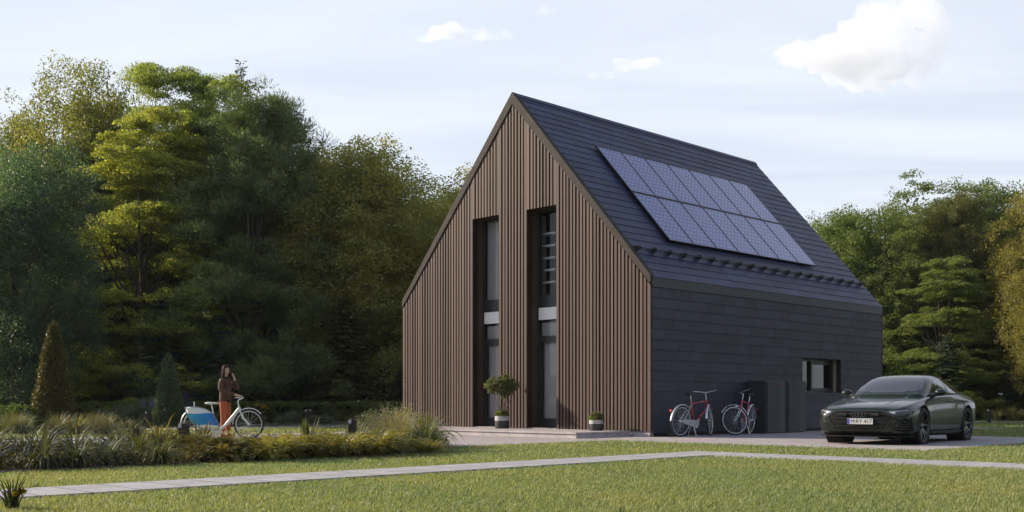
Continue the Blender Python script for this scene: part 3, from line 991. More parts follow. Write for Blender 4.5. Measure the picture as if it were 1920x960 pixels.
OLIVE = (.215, .225, .080); GOLD = (.335, .36, .098); LIME = (.28, .335, .11); TEAL = (.080, .138, .108)
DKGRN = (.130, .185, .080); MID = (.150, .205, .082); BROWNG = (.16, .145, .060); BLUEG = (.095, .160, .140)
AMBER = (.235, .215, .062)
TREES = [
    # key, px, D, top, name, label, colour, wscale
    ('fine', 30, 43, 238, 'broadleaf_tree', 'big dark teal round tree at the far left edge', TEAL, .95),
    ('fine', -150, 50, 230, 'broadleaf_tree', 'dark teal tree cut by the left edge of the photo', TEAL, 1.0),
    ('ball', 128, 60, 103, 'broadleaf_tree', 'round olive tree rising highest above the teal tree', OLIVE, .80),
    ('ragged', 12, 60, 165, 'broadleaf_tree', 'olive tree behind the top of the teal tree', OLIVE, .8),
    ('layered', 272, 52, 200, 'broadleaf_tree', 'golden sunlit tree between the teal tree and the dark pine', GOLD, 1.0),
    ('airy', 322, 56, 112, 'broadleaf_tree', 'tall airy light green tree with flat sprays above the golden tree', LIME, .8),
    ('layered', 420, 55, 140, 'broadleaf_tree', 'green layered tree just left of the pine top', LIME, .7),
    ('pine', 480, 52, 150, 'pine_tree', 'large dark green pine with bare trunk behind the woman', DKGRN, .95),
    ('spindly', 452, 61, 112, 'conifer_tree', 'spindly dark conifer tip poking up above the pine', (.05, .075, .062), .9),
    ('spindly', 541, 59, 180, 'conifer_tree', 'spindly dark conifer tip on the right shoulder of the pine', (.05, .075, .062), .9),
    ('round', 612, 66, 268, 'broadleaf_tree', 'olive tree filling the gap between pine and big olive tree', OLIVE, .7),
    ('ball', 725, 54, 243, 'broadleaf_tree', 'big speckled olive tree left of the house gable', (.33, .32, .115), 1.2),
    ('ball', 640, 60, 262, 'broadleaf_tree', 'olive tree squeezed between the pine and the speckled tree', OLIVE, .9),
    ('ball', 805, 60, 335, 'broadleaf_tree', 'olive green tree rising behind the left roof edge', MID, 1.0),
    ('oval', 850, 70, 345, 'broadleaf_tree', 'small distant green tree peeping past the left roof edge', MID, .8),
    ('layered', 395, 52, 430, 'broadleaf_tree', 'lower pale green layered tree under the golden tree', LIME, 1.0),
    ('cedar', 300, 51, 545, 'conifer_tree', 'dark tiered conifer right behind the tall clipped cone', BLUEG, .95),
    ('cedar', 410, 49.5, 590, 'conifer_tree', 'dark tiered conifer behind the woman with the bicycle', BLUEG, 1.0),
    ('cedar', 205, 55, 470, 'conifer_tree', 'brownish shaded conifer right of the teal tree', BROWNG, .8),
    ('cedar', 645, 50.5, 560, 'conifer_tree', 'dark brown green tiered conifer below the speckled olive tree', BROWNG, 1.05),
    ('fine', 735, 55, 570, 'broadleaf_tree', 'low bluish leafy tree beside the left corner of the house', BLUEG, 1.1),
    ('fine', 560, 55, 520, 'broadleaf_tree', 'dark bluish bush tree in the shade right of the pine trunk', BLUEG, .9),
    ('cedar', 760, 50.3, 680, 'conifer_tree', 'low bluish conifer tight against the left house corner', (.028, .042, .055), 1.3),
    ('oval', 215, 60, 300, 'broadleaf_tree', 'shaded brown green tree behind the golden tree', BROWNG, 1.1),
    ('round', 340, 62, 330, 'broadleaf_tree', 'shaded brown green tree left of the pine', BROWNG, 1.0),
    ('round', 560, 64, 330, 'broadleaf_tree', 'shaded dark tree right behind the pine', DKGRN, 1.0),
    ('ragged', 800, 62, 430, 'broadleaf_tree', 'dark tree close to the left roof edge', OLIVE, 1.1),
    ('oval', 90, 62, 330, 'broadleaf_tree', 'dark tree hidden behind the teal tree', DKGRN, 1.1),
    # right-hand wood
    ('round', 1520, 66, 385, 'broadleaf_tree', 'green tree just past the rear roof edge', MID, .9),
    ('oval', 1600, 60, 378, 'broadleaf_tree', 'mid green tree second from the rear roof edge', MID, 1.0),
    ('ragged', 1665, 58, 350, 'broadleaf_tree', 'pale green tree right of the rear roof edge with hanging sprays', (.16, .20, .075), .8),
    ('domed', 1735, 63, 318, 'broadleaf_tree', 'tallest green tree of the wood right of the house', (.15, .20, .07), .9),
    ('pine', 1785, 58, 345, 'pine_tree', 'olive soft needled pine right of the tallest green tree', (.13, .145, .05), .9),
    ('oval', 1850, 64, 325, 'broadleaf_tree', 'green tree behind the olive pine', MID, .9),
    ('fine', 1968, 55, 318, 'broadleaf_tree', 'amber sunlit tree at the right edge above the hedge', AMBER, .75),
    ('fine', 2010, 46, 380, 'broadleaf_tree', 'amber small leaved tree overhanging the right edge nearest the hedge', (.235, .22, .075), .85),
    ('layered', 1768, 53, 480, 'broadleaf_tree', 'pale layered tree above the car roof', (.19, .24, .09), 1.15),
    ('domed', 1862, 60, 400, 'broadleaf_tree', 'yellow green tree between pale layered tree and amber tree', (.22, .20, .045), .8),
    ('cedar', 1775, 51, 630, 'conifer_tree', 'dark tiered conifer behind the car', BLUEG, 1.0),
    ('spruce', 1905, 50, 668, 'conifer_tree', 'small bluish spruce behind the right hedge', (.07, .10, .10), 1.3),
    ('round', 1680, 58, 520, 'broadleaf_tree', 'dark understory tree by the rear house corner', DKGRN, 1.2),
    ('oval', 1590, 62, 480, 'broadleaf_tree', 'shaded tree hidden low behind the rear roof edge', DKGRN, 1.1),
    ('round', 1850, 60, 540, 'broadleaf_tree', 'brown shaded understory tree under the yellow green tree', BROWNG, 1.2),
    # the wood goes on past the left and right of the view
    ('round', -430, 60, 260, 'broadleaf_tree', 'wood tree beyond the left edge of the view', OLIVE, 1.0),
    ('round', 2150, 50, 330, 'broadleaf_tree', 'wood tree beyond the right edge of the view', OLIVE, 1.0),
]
for tdef in TREES: plant_tree(*tdef)
for (x, y, ht, ky) in ((27, 34, 11, 'round'), (30, 24, 12, 'oval'), (32, 13, 11, 'ragged'), (33, 2, 12, 'round'), (30, -10, 11, 'oval')):   # unseen trees added on the right to darken reflections in the car side
    t = plant_tree(ky, 2400, 40, 300, 'broadleaf_tree', 'unseen tree added along the right side to darken car reflections', MID, 1.0, group='added trees along the right side')
    k_ = ht / PROTO[ky][2]; t.location = (x, y, 0); t.scale = (k_, k_, k_)
for i in range(11):        # unseen trees added behind the viewer to darken reflections in car and windows
    ky = ('round', 'oval', 'ball', 'domed')[i % 4]; a = R(200 + i * 15); x, y = 44 * math.cos(a), 44 * math.sin(a) + 4
    t = plant_tree(ky, 2400, 40, 300, 'broadleaf_tree', 'unseen tree added behind the viewer to darken reflections', MID, 1.0, group='added trees behind the viewer')
    k_ = 14 / PROTO[ky][2]; t.location = (x, y, 0); t.scale = (k_ * 1.25, k_ * 1.25, k_)

# a deeper belt of wood behind everything closes the gaps (many trunks that read as one dark mass)
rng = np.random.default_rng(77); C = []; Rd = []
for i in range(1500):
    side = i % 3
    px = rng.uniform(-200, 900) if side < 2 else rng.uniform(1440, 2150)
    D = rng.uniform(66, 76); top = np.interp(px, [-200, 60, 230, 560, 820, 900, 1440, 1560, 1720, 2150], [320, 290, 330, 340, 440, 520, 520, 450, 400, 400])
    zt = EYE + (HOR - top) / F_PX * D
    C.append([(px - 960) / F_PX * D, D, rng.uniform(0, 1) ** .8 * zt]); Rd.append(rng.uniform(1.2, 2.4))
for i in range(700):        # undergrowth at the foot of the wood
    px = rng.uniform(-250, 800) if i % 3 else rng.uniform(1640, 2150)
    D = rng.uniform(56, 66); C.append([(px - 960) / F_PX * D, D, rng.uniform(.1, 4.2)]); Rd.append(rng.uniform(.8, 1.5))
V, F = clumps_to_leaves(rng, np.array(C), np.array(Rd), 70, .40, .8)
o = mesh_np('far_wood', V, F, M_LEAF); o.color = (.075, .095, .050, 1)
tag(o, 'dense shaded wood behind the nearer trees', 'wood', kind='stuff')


# ---------------------------------------------------------------- grass tufts, ferns, shrubs
def blades(rng, n, length, width, spread, arch, segs=5, rbase=.08, upright=.9):
    """arching blades from one crown; returns quads"""
    a = rng.random(n) * 6.283; lean = rng.random(n) ** .8 * spread
    ln = length * rng.uniform(.6, 1.1, n); wd = width * rng.uniform(.7, 1.2, n)
    h = np.stack([np.cos(a), np.sin(a), np.zeros(n)], 1); up = np.array([0, 0, 1.])
    base = h * (rng.random(n) * rbase)[:, None]
    side = np.stack([-np.sin(a), np.cos(a), np.zeros(n)], 1)
    tw = rng.normal(size=n) * .5
    side = unit(side * np.cos(tw)[:, None] + (h * .6 + up * .5) * np.sin(tw)[:, None])
    P = [base]; ang = lean * .35
    st = ln / segs
    for i in range(segs):
        ang = ang + arch * (.4 + lean) * (i + .5) / segs
        ang = np.minimum(ang, 2.5)
        P.append(P[-1] + (h * np.sin(ang)[:, None] + up * np.cos(ang)[:, None]) * st[:, None])
    P = np.stack(P, 1)
    prof = np.array([.7, 1, 1, .8, .5, .06])[:segs + 1] if segs == 5 else np.linspace(1, .08, segs + 1)
    Lf = P + side[:, None, :] * (wd[:, None] * prof[None])[..., None] * .5
    Rt = P - side[:, None, :] * (wd[:, None] * prof[None])[..., None] * .5
    V = np.stack([Lf, Rt], 2).reshape(n, -1, 3)
    m_ = V.shape[1]
    f = np.array([[2 * i, 2 * i + 1, 2 * i + 3, 2 * i + 2] for i in range(segs)])
    F = (f[None] + (np.arange(n) * m_)[:, None, None]).reshape(-1, 4)
    return V.reshape(-1, 3), F


def fern(rng, fronds=46, length=.62, arch=.8, leaflet=.055):
    """mound of arching, finely divided fronds"""
    P = []; D = []; N = []; Ln = []
    for i in range(fronds):
        a = rng.random() * 6.283; ln = length * rng.uniform(.6, 1.1); ang = rng.uniform(.1, .75)
        h = np.array([math.cos(a), math.sin(a), 0]); s = np.array([-math.sin(a), math.cos(a), 0])
        p = h * rng.random() * .22; k = 20
        for j in range(k):
            t = j / k; ang += arch * .11 * (.5 + t); ang = min(ang, 2.2)
            d = h * math.sin(ang) + np.array([0, 0, math.cos(ang)]); p = p + d * ln / k
            w = leaflet * 2.2 * math.sin(math.pi * min(1, t * .93 + .12)) + .02
            for sg in (-1, 1):
                dd = unit(s * sg + d * .55 + rng.normal(size=3) * .12)
                P.append(p + dd * w * .5); D.append(dd); N.append(unit(np.cross(d, s) + rng.normal(size=3) * .2)); Ln.append(w)
    Ln = np.array(Ln)
    return leaf_quads(np.array(P), np.array(D), np.array(N), Ln, Ln * .22)


def small_shrub(rng, rx, rz, clumps=60, per=40, leaf=.05, rad=.14, zc=None):
    c = unit(rng.normal(size=(clumps, 3))) * rng.uniform(.55, 1.0, (clumps, 1)) * np.array([rx, rx, rz])
    c[:, 2] = np.abs(c[:, 2]) if zc is None else c[:, 2] + zc
    return clumps_to_leaves(rng, c, np.full(clumps, rad), per, leaf, .8, .1)


PL = {}
rg = np.random.default_rng(5)


def keep(key, VF, mat=None):
    o = mesh_np('leaves', VF[0], VF[1], mat or M_BLADE); PL[key] = o.data; bpy.data.objects.remove(o)


keep('broad1', blades(rg, 130, .80, .030, 1.15, 1.05, rbase=.14)); keep('broad2', blades(rg, 110, .76, .034, 1.0, .9, rbase=.12)); keep('broad3', blades(rg, 130, .70, .032, 1.15, .95, rbase=.12))
keep('thin1', blades(rg, 260, .75, .011, .9, .5, rbase=.14)); keep('thin2', blades(rg, 300, .62, .010, 1.0, .6, rbase=.18))
keep('spiky', blades(rg, 46, .62, .040, .38, .16))
keep('fern1', fern(rg, 74, .62, .95, .042)); keep('fern2', fern(rg, 86, .56, 1.05, .038)); keep('fern3', fern(rg, 66, .7, .9, .045))
keep('shrub1', small_shrub(rg, .42, .42, 90, 44, .05, .13)); keep('airyshrub', small_shrub(rg, .5, .62, 120, 30, .035, .17))


def put(key, loc, s, name, label, cat, col, group=None, sz=1.0):
    o = bpy.data.objects.new(name, PL[key]); COL.objects.link(o)
    o.location = loc; o.rotation_euler = (0, 0, random.random() * 6.283); o.scale = (s, s, s * sz)
    o.color = (*col, 1); tag(o, label, cat, group)
    return o


random.seed(21)
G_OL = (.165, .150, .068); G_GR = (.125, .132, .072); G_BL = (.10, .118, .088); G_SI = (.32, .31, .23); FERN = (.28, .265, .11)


def jit(c, a=.18):
    k = 1 + random.uniform(-a, a); return tuple(x * k * (1 + random.uniform(-.06, .06)) for x in c)


# front bed: local x .. y along the lawn edge.  left half arching blades, right half ferns
yy = -18.6
while yy < -12.9:
    for xx in (2.45, 1.8, 1.1, .4):
        if random.random() < .92:
            k = random.choice(('broad1', 'broad2', 'broad3', 'broad1', 'broad2'))
            front = xx > 1.9
            p = H(xx + random.uniform(-.15, .15), yy + random.uniform(-.2, .2) + xx * .2)
            lp = (p.x / p.y)
            if any(abs(960 + F_PX * lp - pp) < 17 and p.y < dd for pp, dd in ((345, 16.2), (661, 19.4))): continue
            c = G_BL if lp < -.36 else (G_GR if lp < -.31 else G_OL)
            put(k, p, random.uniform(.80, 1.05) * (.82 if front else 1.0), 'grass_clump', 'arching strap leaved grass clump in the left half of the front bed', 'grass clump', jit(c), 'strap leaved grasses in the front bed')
    yy += .58
yy = -13.1
while yy < -9.5:
    for xx in (2.5, 2.0, 1.5, 1.0):
        p = H(xx + random.uniform(-.12, .12) - max(0, yy + 10.6) * .5, yy + random.uniform(-.15, .15))
        put(random.choice(('fern1', 'fern2', 'fern3')), p, random.uniform(.88, 1.12), 'fern', 'feathery olive fern mound in the right half of the front bed', 'fern', jit(FERN if p.x > -3.6 else G_OL), 'ferns in the front bed')
    yy += .52
for (px, D, key, s, lab, c) in (
        (735, 19.8, 'thin1', 1.25, 'pale fountain grass clump behind the ferns, left of the timber wall', G_SI),
        (772, 20.6, 'airyshrub', 1.30, 'grey green airy shrub against the lower left of the timber wall', (.19, .195, .16)),
        (700, 21.0, 'airyshrub', 1.15, 'grey green airy shrub left of the pale fountain grass', (.19, .20, .155)),
        (668, 20.2, 'thin2', 1.0, 'grey fountain grass clump right of the rightmost near post light', (.21, .215, .155)),
        (798, 18.7, 'broad1', 1.1, 'green strap leaved clump at the right end of the front bed', (.17, .19, .10)),
        (800, 17.9, 'fern3', .75, 'fern spilling over the right tip of the front bed', FERN),
        (795, 20.2, 'thin2', 1.3, 'grey grass clump at the back right of the front bed', (.20, .21, .15)),
        (755, 18.9, 'thin1', 1.15, 'pale grass clump in the middle of the shrubs at the right end of the bed', G_SI),
        (715, 19.4, 'thin2', 1.1, 'grey green grass tuft below the pale fountain grass', (.16, .175, .115)),
        (742, 21.6, 'airyshrub', 1.35, 'tallest grey green airy shrub at the back of the bed near the timber wall', (.17, .18, .14)),
        (578, 17.2, 'spiky', .95, 'upright spiky clump among the ferns in the middle of the bed', G_GR),
        (255, 16.6, 'spiky', 1.0, 'tall upright spiky clump standing behind the bed front', (.06, .075, .05)),
        (300, 16.2, 'broad2', 1.1, 'olive strap clump left of the nearest post light', G_OL),
        (370, 16.9, 'broad3', 1.0, 'olive strap clump right of the nearest post light', G_OL),
        (385, 17.3, 'spiky', .8, 'small upright clump under the white bicycle panel', (.06, .075, .05)),
        (650, 17.9, 'fern2', .8, 'low fern in front of the rightmost near post light', FERN),
        (465, 17.4, 'fern1', .8, 'olive fern hiding the front wheel of the white bicycle', FERN)):
    put(key, AT(px, D, .0), s, 'shrub' if 'shrub' in key else ('fern' if 'fern' in key else 'grass_clump'), lab, 'shrub' if 'shrub' in key else ('fern' if 'fern' in key else 'grass clump'), jit(c, .08))
# second row across the path, left
for i in range(20):
    px = random.uniform(-40, 235); D = random.uniform(27.5, 31.5)
    put(random.choice(('broad1', 'broad3', 'thin1')), AT(px, D), random.uniform(.75, 1.0), 'grass_clump', 'pale arching grass clump in the far left bed before the cones', 'grass clump', jit((.21, .215, .135)), 'grasses in the far left bed')
# in front of the hedge, between woman and house, and left of her
for i in range(34):
    px = random.uniform(215, 700); D = 40.5 + (px - 215) / 485 * 3 + random.uniform(-.8, 2.2)
    if abs(px - 420) < 30: continue
    put(random.choice(('broad1', 'thin1', 'thin2', 'broad3')), AT(px, D), random.uniform(.55, .85), 'grass_clump', 'grey green grass clump in the border below the long hedge', 'grass clump', jit((.15, .175, .125)), 'grasses below the long hedge')
for i in range(12):
    px = random.uniform(1838, 1960); D = random.uniform(47.6, 49.5)
    put(random.choice(('thin1', 'thin2', 'broad3')), AT(px, D), random.uniform(.8, 1.1), 'grass_clump', 'pale low grass clump below the right hedge', 'grass clump', jit((.22, .225, .12)), 'grasses below the right hedge')
# low ground cover that closes the bed between the clumps
rng = np.random.default_rng(31); n_ = 1500; lx_ = rng.uniform(-.4, 2.62, n_); ly_ = rng.uniform(-19.5, -8.1, n_); lx_ -= np.maximum(0, ly_ + 10.4) * .6
c_ = math.cos(TH); C = np.stack([CX + lx_ * c_ + ly_ * c_, CY - lx_ * c_ + ly_ * c_, rng.uniform(.03, .16, n_)], 1)
V, F = clumps_to_leaves(rng, C, rng.uniform(.12, .2, n_), 46, .055, .7, 0, aspect=.3); V[:, 2] = np.maximum(V[:, 2], .005)
o = mesh_np('ground_cover', V, F, M_BLADE); o.color = (.17, .165, .075, 1); tag(o, 'low ground cover between the clumps of the front bed', 'ground cover', kind='stuff')


# hedges
def hedge(name, pts, wid, ht, label, col, n_per_m=46):
    rng = np.random.default_rng(len(label)); C = []
    for (a, b) in zip(pts[:-1], pts[1:]):
        a = np.array(a); b = np.array(b); ln = np.linalg.norm(b - a); d = (b - a) / ln; nn = np.array([-d[1], d[0]])
        k = int(ln * n_per_m)
        t = rng.random(k) * ln; q = rng.uniform(-.5, .5, k) * wid; z = rng.uniform(.08, 1, k) * ht
        face = rng.random(k); z = np.where(face < .45, ht - .05, z); q = np.where(face >= .45, np.sign(q) * wid * .46, q)
        C.append(np.stack([a[0] + d[0] * t + nn[0] * q, a[1] + d[1] * t + nn[1] * q, z], 1))
    C = np.concatenate(C)
    V, F = clumps_to_leaves(rng, C, rng.uniform(.12, .2, len(C)), 30, .075, .8, .05)
    V[:, 2] = np.maximum(V[:, 2], .01)
    o = mesh_np(name, V, F, M_LEAF); o.color = (*col, 1)
    return tag(o, label, 'hedge')


hedge('hedge', [((130 - 960) / F_PX * 45, 45), ((470 - 960) / F_PX * 46.5, 46.5), ((770 - 960) / F_PX * 48.5, 48.5)], .9, .84, 'long low clipped hedge left of the house', (.15, .19, .07))
hedge('hedge', [((1815 - 960) / F_PX * 50.0, 50.0), ((2080 - 960) / F_PX * 50.0, 50.0)], .9, .80, 'low clipped hedge right behind the car', (.22, .25, .085))
# round box bush, cones
def cone_tree(px, D, top, wid, label, col, seed):
    rng = np.random.default_rng(seed); ht = EYE + (HOR - top) / F_PX * D
    k = 1100; t = rng.random(k) ** 1.25; a = rng.random(k) * 6.283
    r = wid / 2 * np.where(t < .18, .86 + .14 * t / .18, (1 - (t - .18) / .82) ** .82) * rng.uniform(.82, 1.06, k)
    C = np.stack([np.cos(a) * r, np.sin(a) * r, .08 + t * (ht - .14)], 1)
    V, F = clumps_to_leaves(rng, C, rng.uniform(.09, .19, k), 36, .085, 1.5, 0, up=.1, aspect=.35)
    e = empty('conical_shrub', loc=AT(px, D)); o = mesh_np('crown', V, F, M_NEEDLE, e); o.color = (*col, 1)
    m = MB(); m.tube([(0, 0, 0), (0, 0, ht * .7)], [.06, .02]); m.build('trunk', M_BARK, e)
    return tag(e, label, 'shrub')


cone_tree(100, 33, 612, 1.10, 'tall olive brown clipped cone at the far left', (.125, .110, .042), 1)
cone_tree(316, 38, 672, .86, 'smaller dark green clipped cone right of the tall olive cone', (.12, .175, .105), 2)
V, F = small_shrub(np.random.default_rng(3), .85, .78, 420, 40, .07, .13)
o = mesh_np('box_ball', V, F, M_LEAF); o.location = AT(32, 32); o.color = (.085, .125, .045, 1); tag(o, 'low round clipped bush left of the tall olive cone', 'shrub')


def flowering(name, px, D, s, label, leafc, petal_mat, seed, spikes=False, n=70):
    rng = np.random.default_rng(seed)
    e = empty(name, loc=AT(px, D))
    V, F = small_shrub(rng, .55 * s, .62 * s, 110, 34, .08, .16); o = mesh_np('leaves', V, F, M_LEAF, e); o.color = (*leafc, 1)
    if spikes:
        c = np.stack([rng.normal(size=n) * .3 * s, rng.normal(size=n) * .3 * s, rng.uniform(.6, 1.25, n) * s], 1); V, F = clumps_to_leaves(rng, c, np.full(n, .10), 22, .05, 1.8, 0, aspect=.6)
    else:
        c = unit(rng.normal(size=(n, 3))) * np.array([.6, .6, .68]) * s; c[:, 2] = np.abs(c[:, 2]); V, F = clumps_to_leaves(rng, c, np.full(n, .05), 9, .06, .7, 0, aspect=.8)
    mesh_np('blossom', V, F, petal_mat, e)
    return tag(e, label, 'flowering plant')


YEL = leaf_mat('yellow_petal', .5, .3, base=(.40, .28, .02), warm=(1.1, 1, .6)); PUR = leaf_mat('violet_petal', .5, .3, base=(.07, .05, .17), warm=(1.1, 1, 1.1)); BLU = leaf_mat('blue_petal', .5, .3, base=(.22, .23, .42), warm=(1, 1, 1.1))
flowering('flowering_shrub', 483, 44, 1.15, 'shrub with yellow flowers between the woman and the pine trunk', (.05, .065, .018), YEL, 5)
flowering('flowering_plant', 338, 41.5, .95, 'dark violet flower spikes right of the smaller cone', (.03, .035, .03), PUR, 6, True, 60)
flowering('flowering_plant', 287, 40.5, .75, 'pale blue flower spikes left of the smaller cone', (.06, .075, .06), BLU, 7, True, 46)
V, F = small_shrub(np.random.default_rng(8), .75, .62, 160, 34, .06, .2)
for (px, D, s, lab, c) in ((250, 40, 1.3, 'grey green mound shrub left of the pale blue flowers', (.14, .17, .125)), (205, 41, 1.0, 'grey green mound shrub behind the grasses right of the tall cone', (.13, .16, .115)),
                           (350, 40, .9, 'grey green mound shrub right of the violet flowers', (.13, .16, .125))):
    o = mesh_np('shrub', V, F, M_LEAF); o.location = AT(px, D); o.scale = (s, s, s); o.color = (*c, 1); tag(o, lab, 'shrub')
# iris at the bottom left corner, small tuft at the bottom edge
e = empty('iris_plant', loc=(-4.00, 8.62, 0)); e.scale = (.85, .85, .8); V, F = blades(np.random.default_rng(9), 34, .42, .022, .9, .55); o = mesh_np('leaves', V, F, M_BLADE, e); o.color = (.05, .06, .03, 1)
V, F = clumps_to_leaves(np.random.default_rng(2), np.array([[.06, -.03, .17], [.10, -.02, .20]]), np.array([.04, .035]), 16, .06, .8, 0, aspect=.7); mesh_np('blossom', V, F, YEL, e); tag(e, 'yellow flowered iris in the lawn at the bottom left corner', 'flowering plant')
e = mesh_np('grass_clump', *blades(np.random.default_rng(12), 10, .26, .016, .6, .3), M_BLADE); e.location = (.74, 7.35, 0); e.scale = (.7, .7, .62); e.color = (.05, .065, .045, 1); tag(e, 'small dark blade tuft at the bottom edge of the lawn', 'grass clump')

# ---------------------------------------------------------------- lawn blades
def in_rect(lx, ly, r, pad=0.0): return (lx > r[0] - pad) & (lx < r[1] + pad) & (ly > r[2] - pad) & (ly < r[3] + pad)


def lawn_blades(name, n, D0, D1, ln, wd, seed, power, label):
    rng = np.random.default_rng(seed)
    D = D0 + (D1 - D0) * rng.random(n) ** power
    X = rng.uniform(-.52, .52, n) * D * (1920 / F_PX) * 1.03
    dx_, dy_ = X - CX, D - CY; c = math.cos(TH)
    lx = dx_ * c - dy_ * c; ly = dx_ * c + dy_ * c
    bad = in_rect(lx, ly, (-W_ - .2, .3, -.1, L_ + .2)) | (in_rect(lx, ly, (-.7, 2.66, -24, -7.95)) & (lx < 2.66 - np.maximum(0, ly + 10.4) * .6)) | in_rect(lx, ly, (-8.7, -.5, -2.2, 0))
    for r in DRIVE + ENTR + PATH: bad |= in_rect(lx, ly, r, -.012)
    fx = np.array([p[0] for p in FARPATH]); fy = np.array([p[1] for p in FARPATH])
    yy_ = np.interp(X, fx, fy); bad |= (np.abs(D - yy_) < 1.0)
    bad |= (X < -5.5) & (D > np.interp(X, [-40, -22, -15, -9, -5.5], [29.6, 30.6, 33.4, 37, 39.8]))
    X = X[~bad]; D = D[~bad]; n = len(X)
    patch = np.array([noise.noise(Vector((x * .35, y * .35, 0))) for x, y in zip(X[::20], D[::20])]); patch = np.repeat(patch, 20)[:n]
    a = rng.random(n) * 6.283; l_ = ln * rng.uniform(.55, 1.25, n) * (1 + .25 * patch); w_ = wd * rng.uniform(.7, 1.3, n)
    lean = rng.uniform(.1, .95, n)
    h = np.stack([np.cos(a) + .25, np.sin(a) - .1, np.zeros(n)], 1); s = np.stack([-np.sin(a), np.cos(a), np.zeros(n)], 1)
    b = np.stack([X, D, np.zeros(n)], 1); up = np.array([0, 0, 1.])
    m1 = b + (h * (lean * .35)[:, None] + up) * (l_ * .55)[:, None]
    t1 = b + (h * (lean * 1.0)[:, None] + up * .9) * l_[:, None]
    V = np.stack([b - s * w_[:, None] / 2, b + s * w_[:, None] / 2, m1 + s * w_[:, None] * .42, m1 - s * w_[:, None] * .42, t1 + s * w_[:, None] * .05, t1 - s * w_[:, None] * .05], 1).reshape(-1, 3)
    f = np.array([[0, 1, 2, 3], [3, 2, 4, 5]]); F = (f[None] + (np.arange(n) * 6)[:, None, None]).reshape(-1, 4)
    o = mesh_np(name, V, F, M_GRASS)
    return tag(o, label, 'grass', kind='stuff')


GM = Mat('grass_blades'); _b = GM.bsdf((.1, .12, .03), .5, 0, .3)
_g = GM.n('ShaderNodeNewGeometry'); _oc = GM.n('ShaderNodeTexCoord')
_r = GM.ramp(_g.outputs['Random Per Island'], [(0, (.138, .192, .086)), (.45, (.258, .308, .146)), (.8, (.37, .388, .205)), (1, (.49, .48, .31))])
_n = GM.noise(.30, 4, .6); _v = GM.ramp(_n.outputs[0], [(.28, (.70, .86, .88)), (.72, (1.20, 1.07, .95))])
_c = GM.mix(1, _r.outputs[0], _v.outputs[0], 'MULTIPLY'); GM.l(_c, _b.inputs['Base Color'])
_tr = GM.n('ShaderNodeBsdfTranslucent'); GM.l(GM.mix(1, _c, (1.35, 1.3, .55), 'MULTIPLY'), _tr.inputs[0])
_mx = GM.n('ShaderNodeMixShader'); _mx.inputs[0].default_value = .38
GM.l(_b.outputs[0], _mx.inputs[1]); GM.l(_tr.outputs[0], _mx.inputs[2]); GM.l(_mx.outputs[0], GM.out.inputs[0])
M_GRASS = GM.m
lawn_blades('grass', 210000, 7.6, 15, .042, .0062, 1, 1.0, 'mown grass blades on the near lawn')
lawn_blades('grass', 170000, 15, 29, .048, .010, 2, 1.2, 'mown grass blades around paths and paving')
lawn_blades('grass', 70000, 29, 60, .075, .02, 3, 1.3, 'mown grass on the far lawn behind the house')
# ------------------------------------------------------------------ the car
M_PAINT = Mat('dark_green_paint'); M_PAINT.bsdf((.004, .010, .007), .35, .0, .25, .75)
_n = M_PAINT.noise(600, 2); M_PAINT.l(M_PAINT.ramp(_n.outputs[0], [(.35, (.003, .009, .006)), (.65, (.006, .014, .009))]).outputs[0], M_PAINT.b.inputs['Base Color'])
M_PAINT = M_PAINT.m
M_CGLASS = simple('car_glass', (.012, .014, .02), .03, spec=1.0, var=.02)
[n for n in M_CGLASS.node_tree.nodes if n.type == 'BSDF_PRINCIPLED'][0].inputs['IOR'].default_value = 2.0
M_TYRE = simple('tyre_rubber', (.014, .014, .015), .75)
M_RIM = simple('rim_grey', (.09, .09, .095), .28, metal=.9, var=.05)
M_DARKP = simple('dark_plastic', (.006, .006, .007), .65, spec=.2)
M_CHROME = simple('dim_chrome', (.42, .42, .44), .22, metal=1, var=.03)
M_PLATE = simple('plate_white', (.58, .58, .60), .4, var=.02); M_PBLUE = simple('plate_blue', (.05, .05, .42), .4, var=.02)
M_INK = simple('plate_ink', (.01, .01, .012), .5)
M_LAMPG = simple('lamp_glass', (.05, .055, .06), .05, spec=1.0, var=.1); M_LED = simple('lamp_reflector', (.75, .76, .80), .12, metal=.6, var=.05)
CAR_YAW = R(39)
FAX = Vector((7.57, 22.33, 0))
fwd = Vector((-math.sin(CAR_YAW), -math.cos(CAR_YAW), 0)); lft = Vector((0, 0, 1)).cross(fwd)
cc_ = FAX - fwd * 1.465
car = empty('parked_car', Matrix.Translation((cc_.x, cc_.y, .012)) @ Matrix(((fwd.x, lft.x, 0, 0), (fwd.y, lft.y, 0, 0), (0, 0, 1.03, 0), (0, 0, 0, 1))))
tag(car, 'dark green sporty fastback car parked on the paving beside the house', 'car')


def loft(stations, closed_bottom=True):
    """half sections mirrored into a tube along x"""
    V = []; F = []; n = None
    for x, half in stations:
        ring = [(x, y, z) for y, z in half] + [(x, -y, z) for y, z in reversed(half) if abs(y) > 1e-6]
        n = len(ring); V += ring
    for i in range(len(stations) - 1):
        for k in range(n):
            F.append((i * n + k, (i + 1) * n + k, (i + 1) * n + (k + 1) % n, i * n + (k + 1) % n))
    F.append(tuple(range(n))); F.append(tuple(reversed(range((len(stations) - 1) * n, len(stations) * n))))
    return V, F


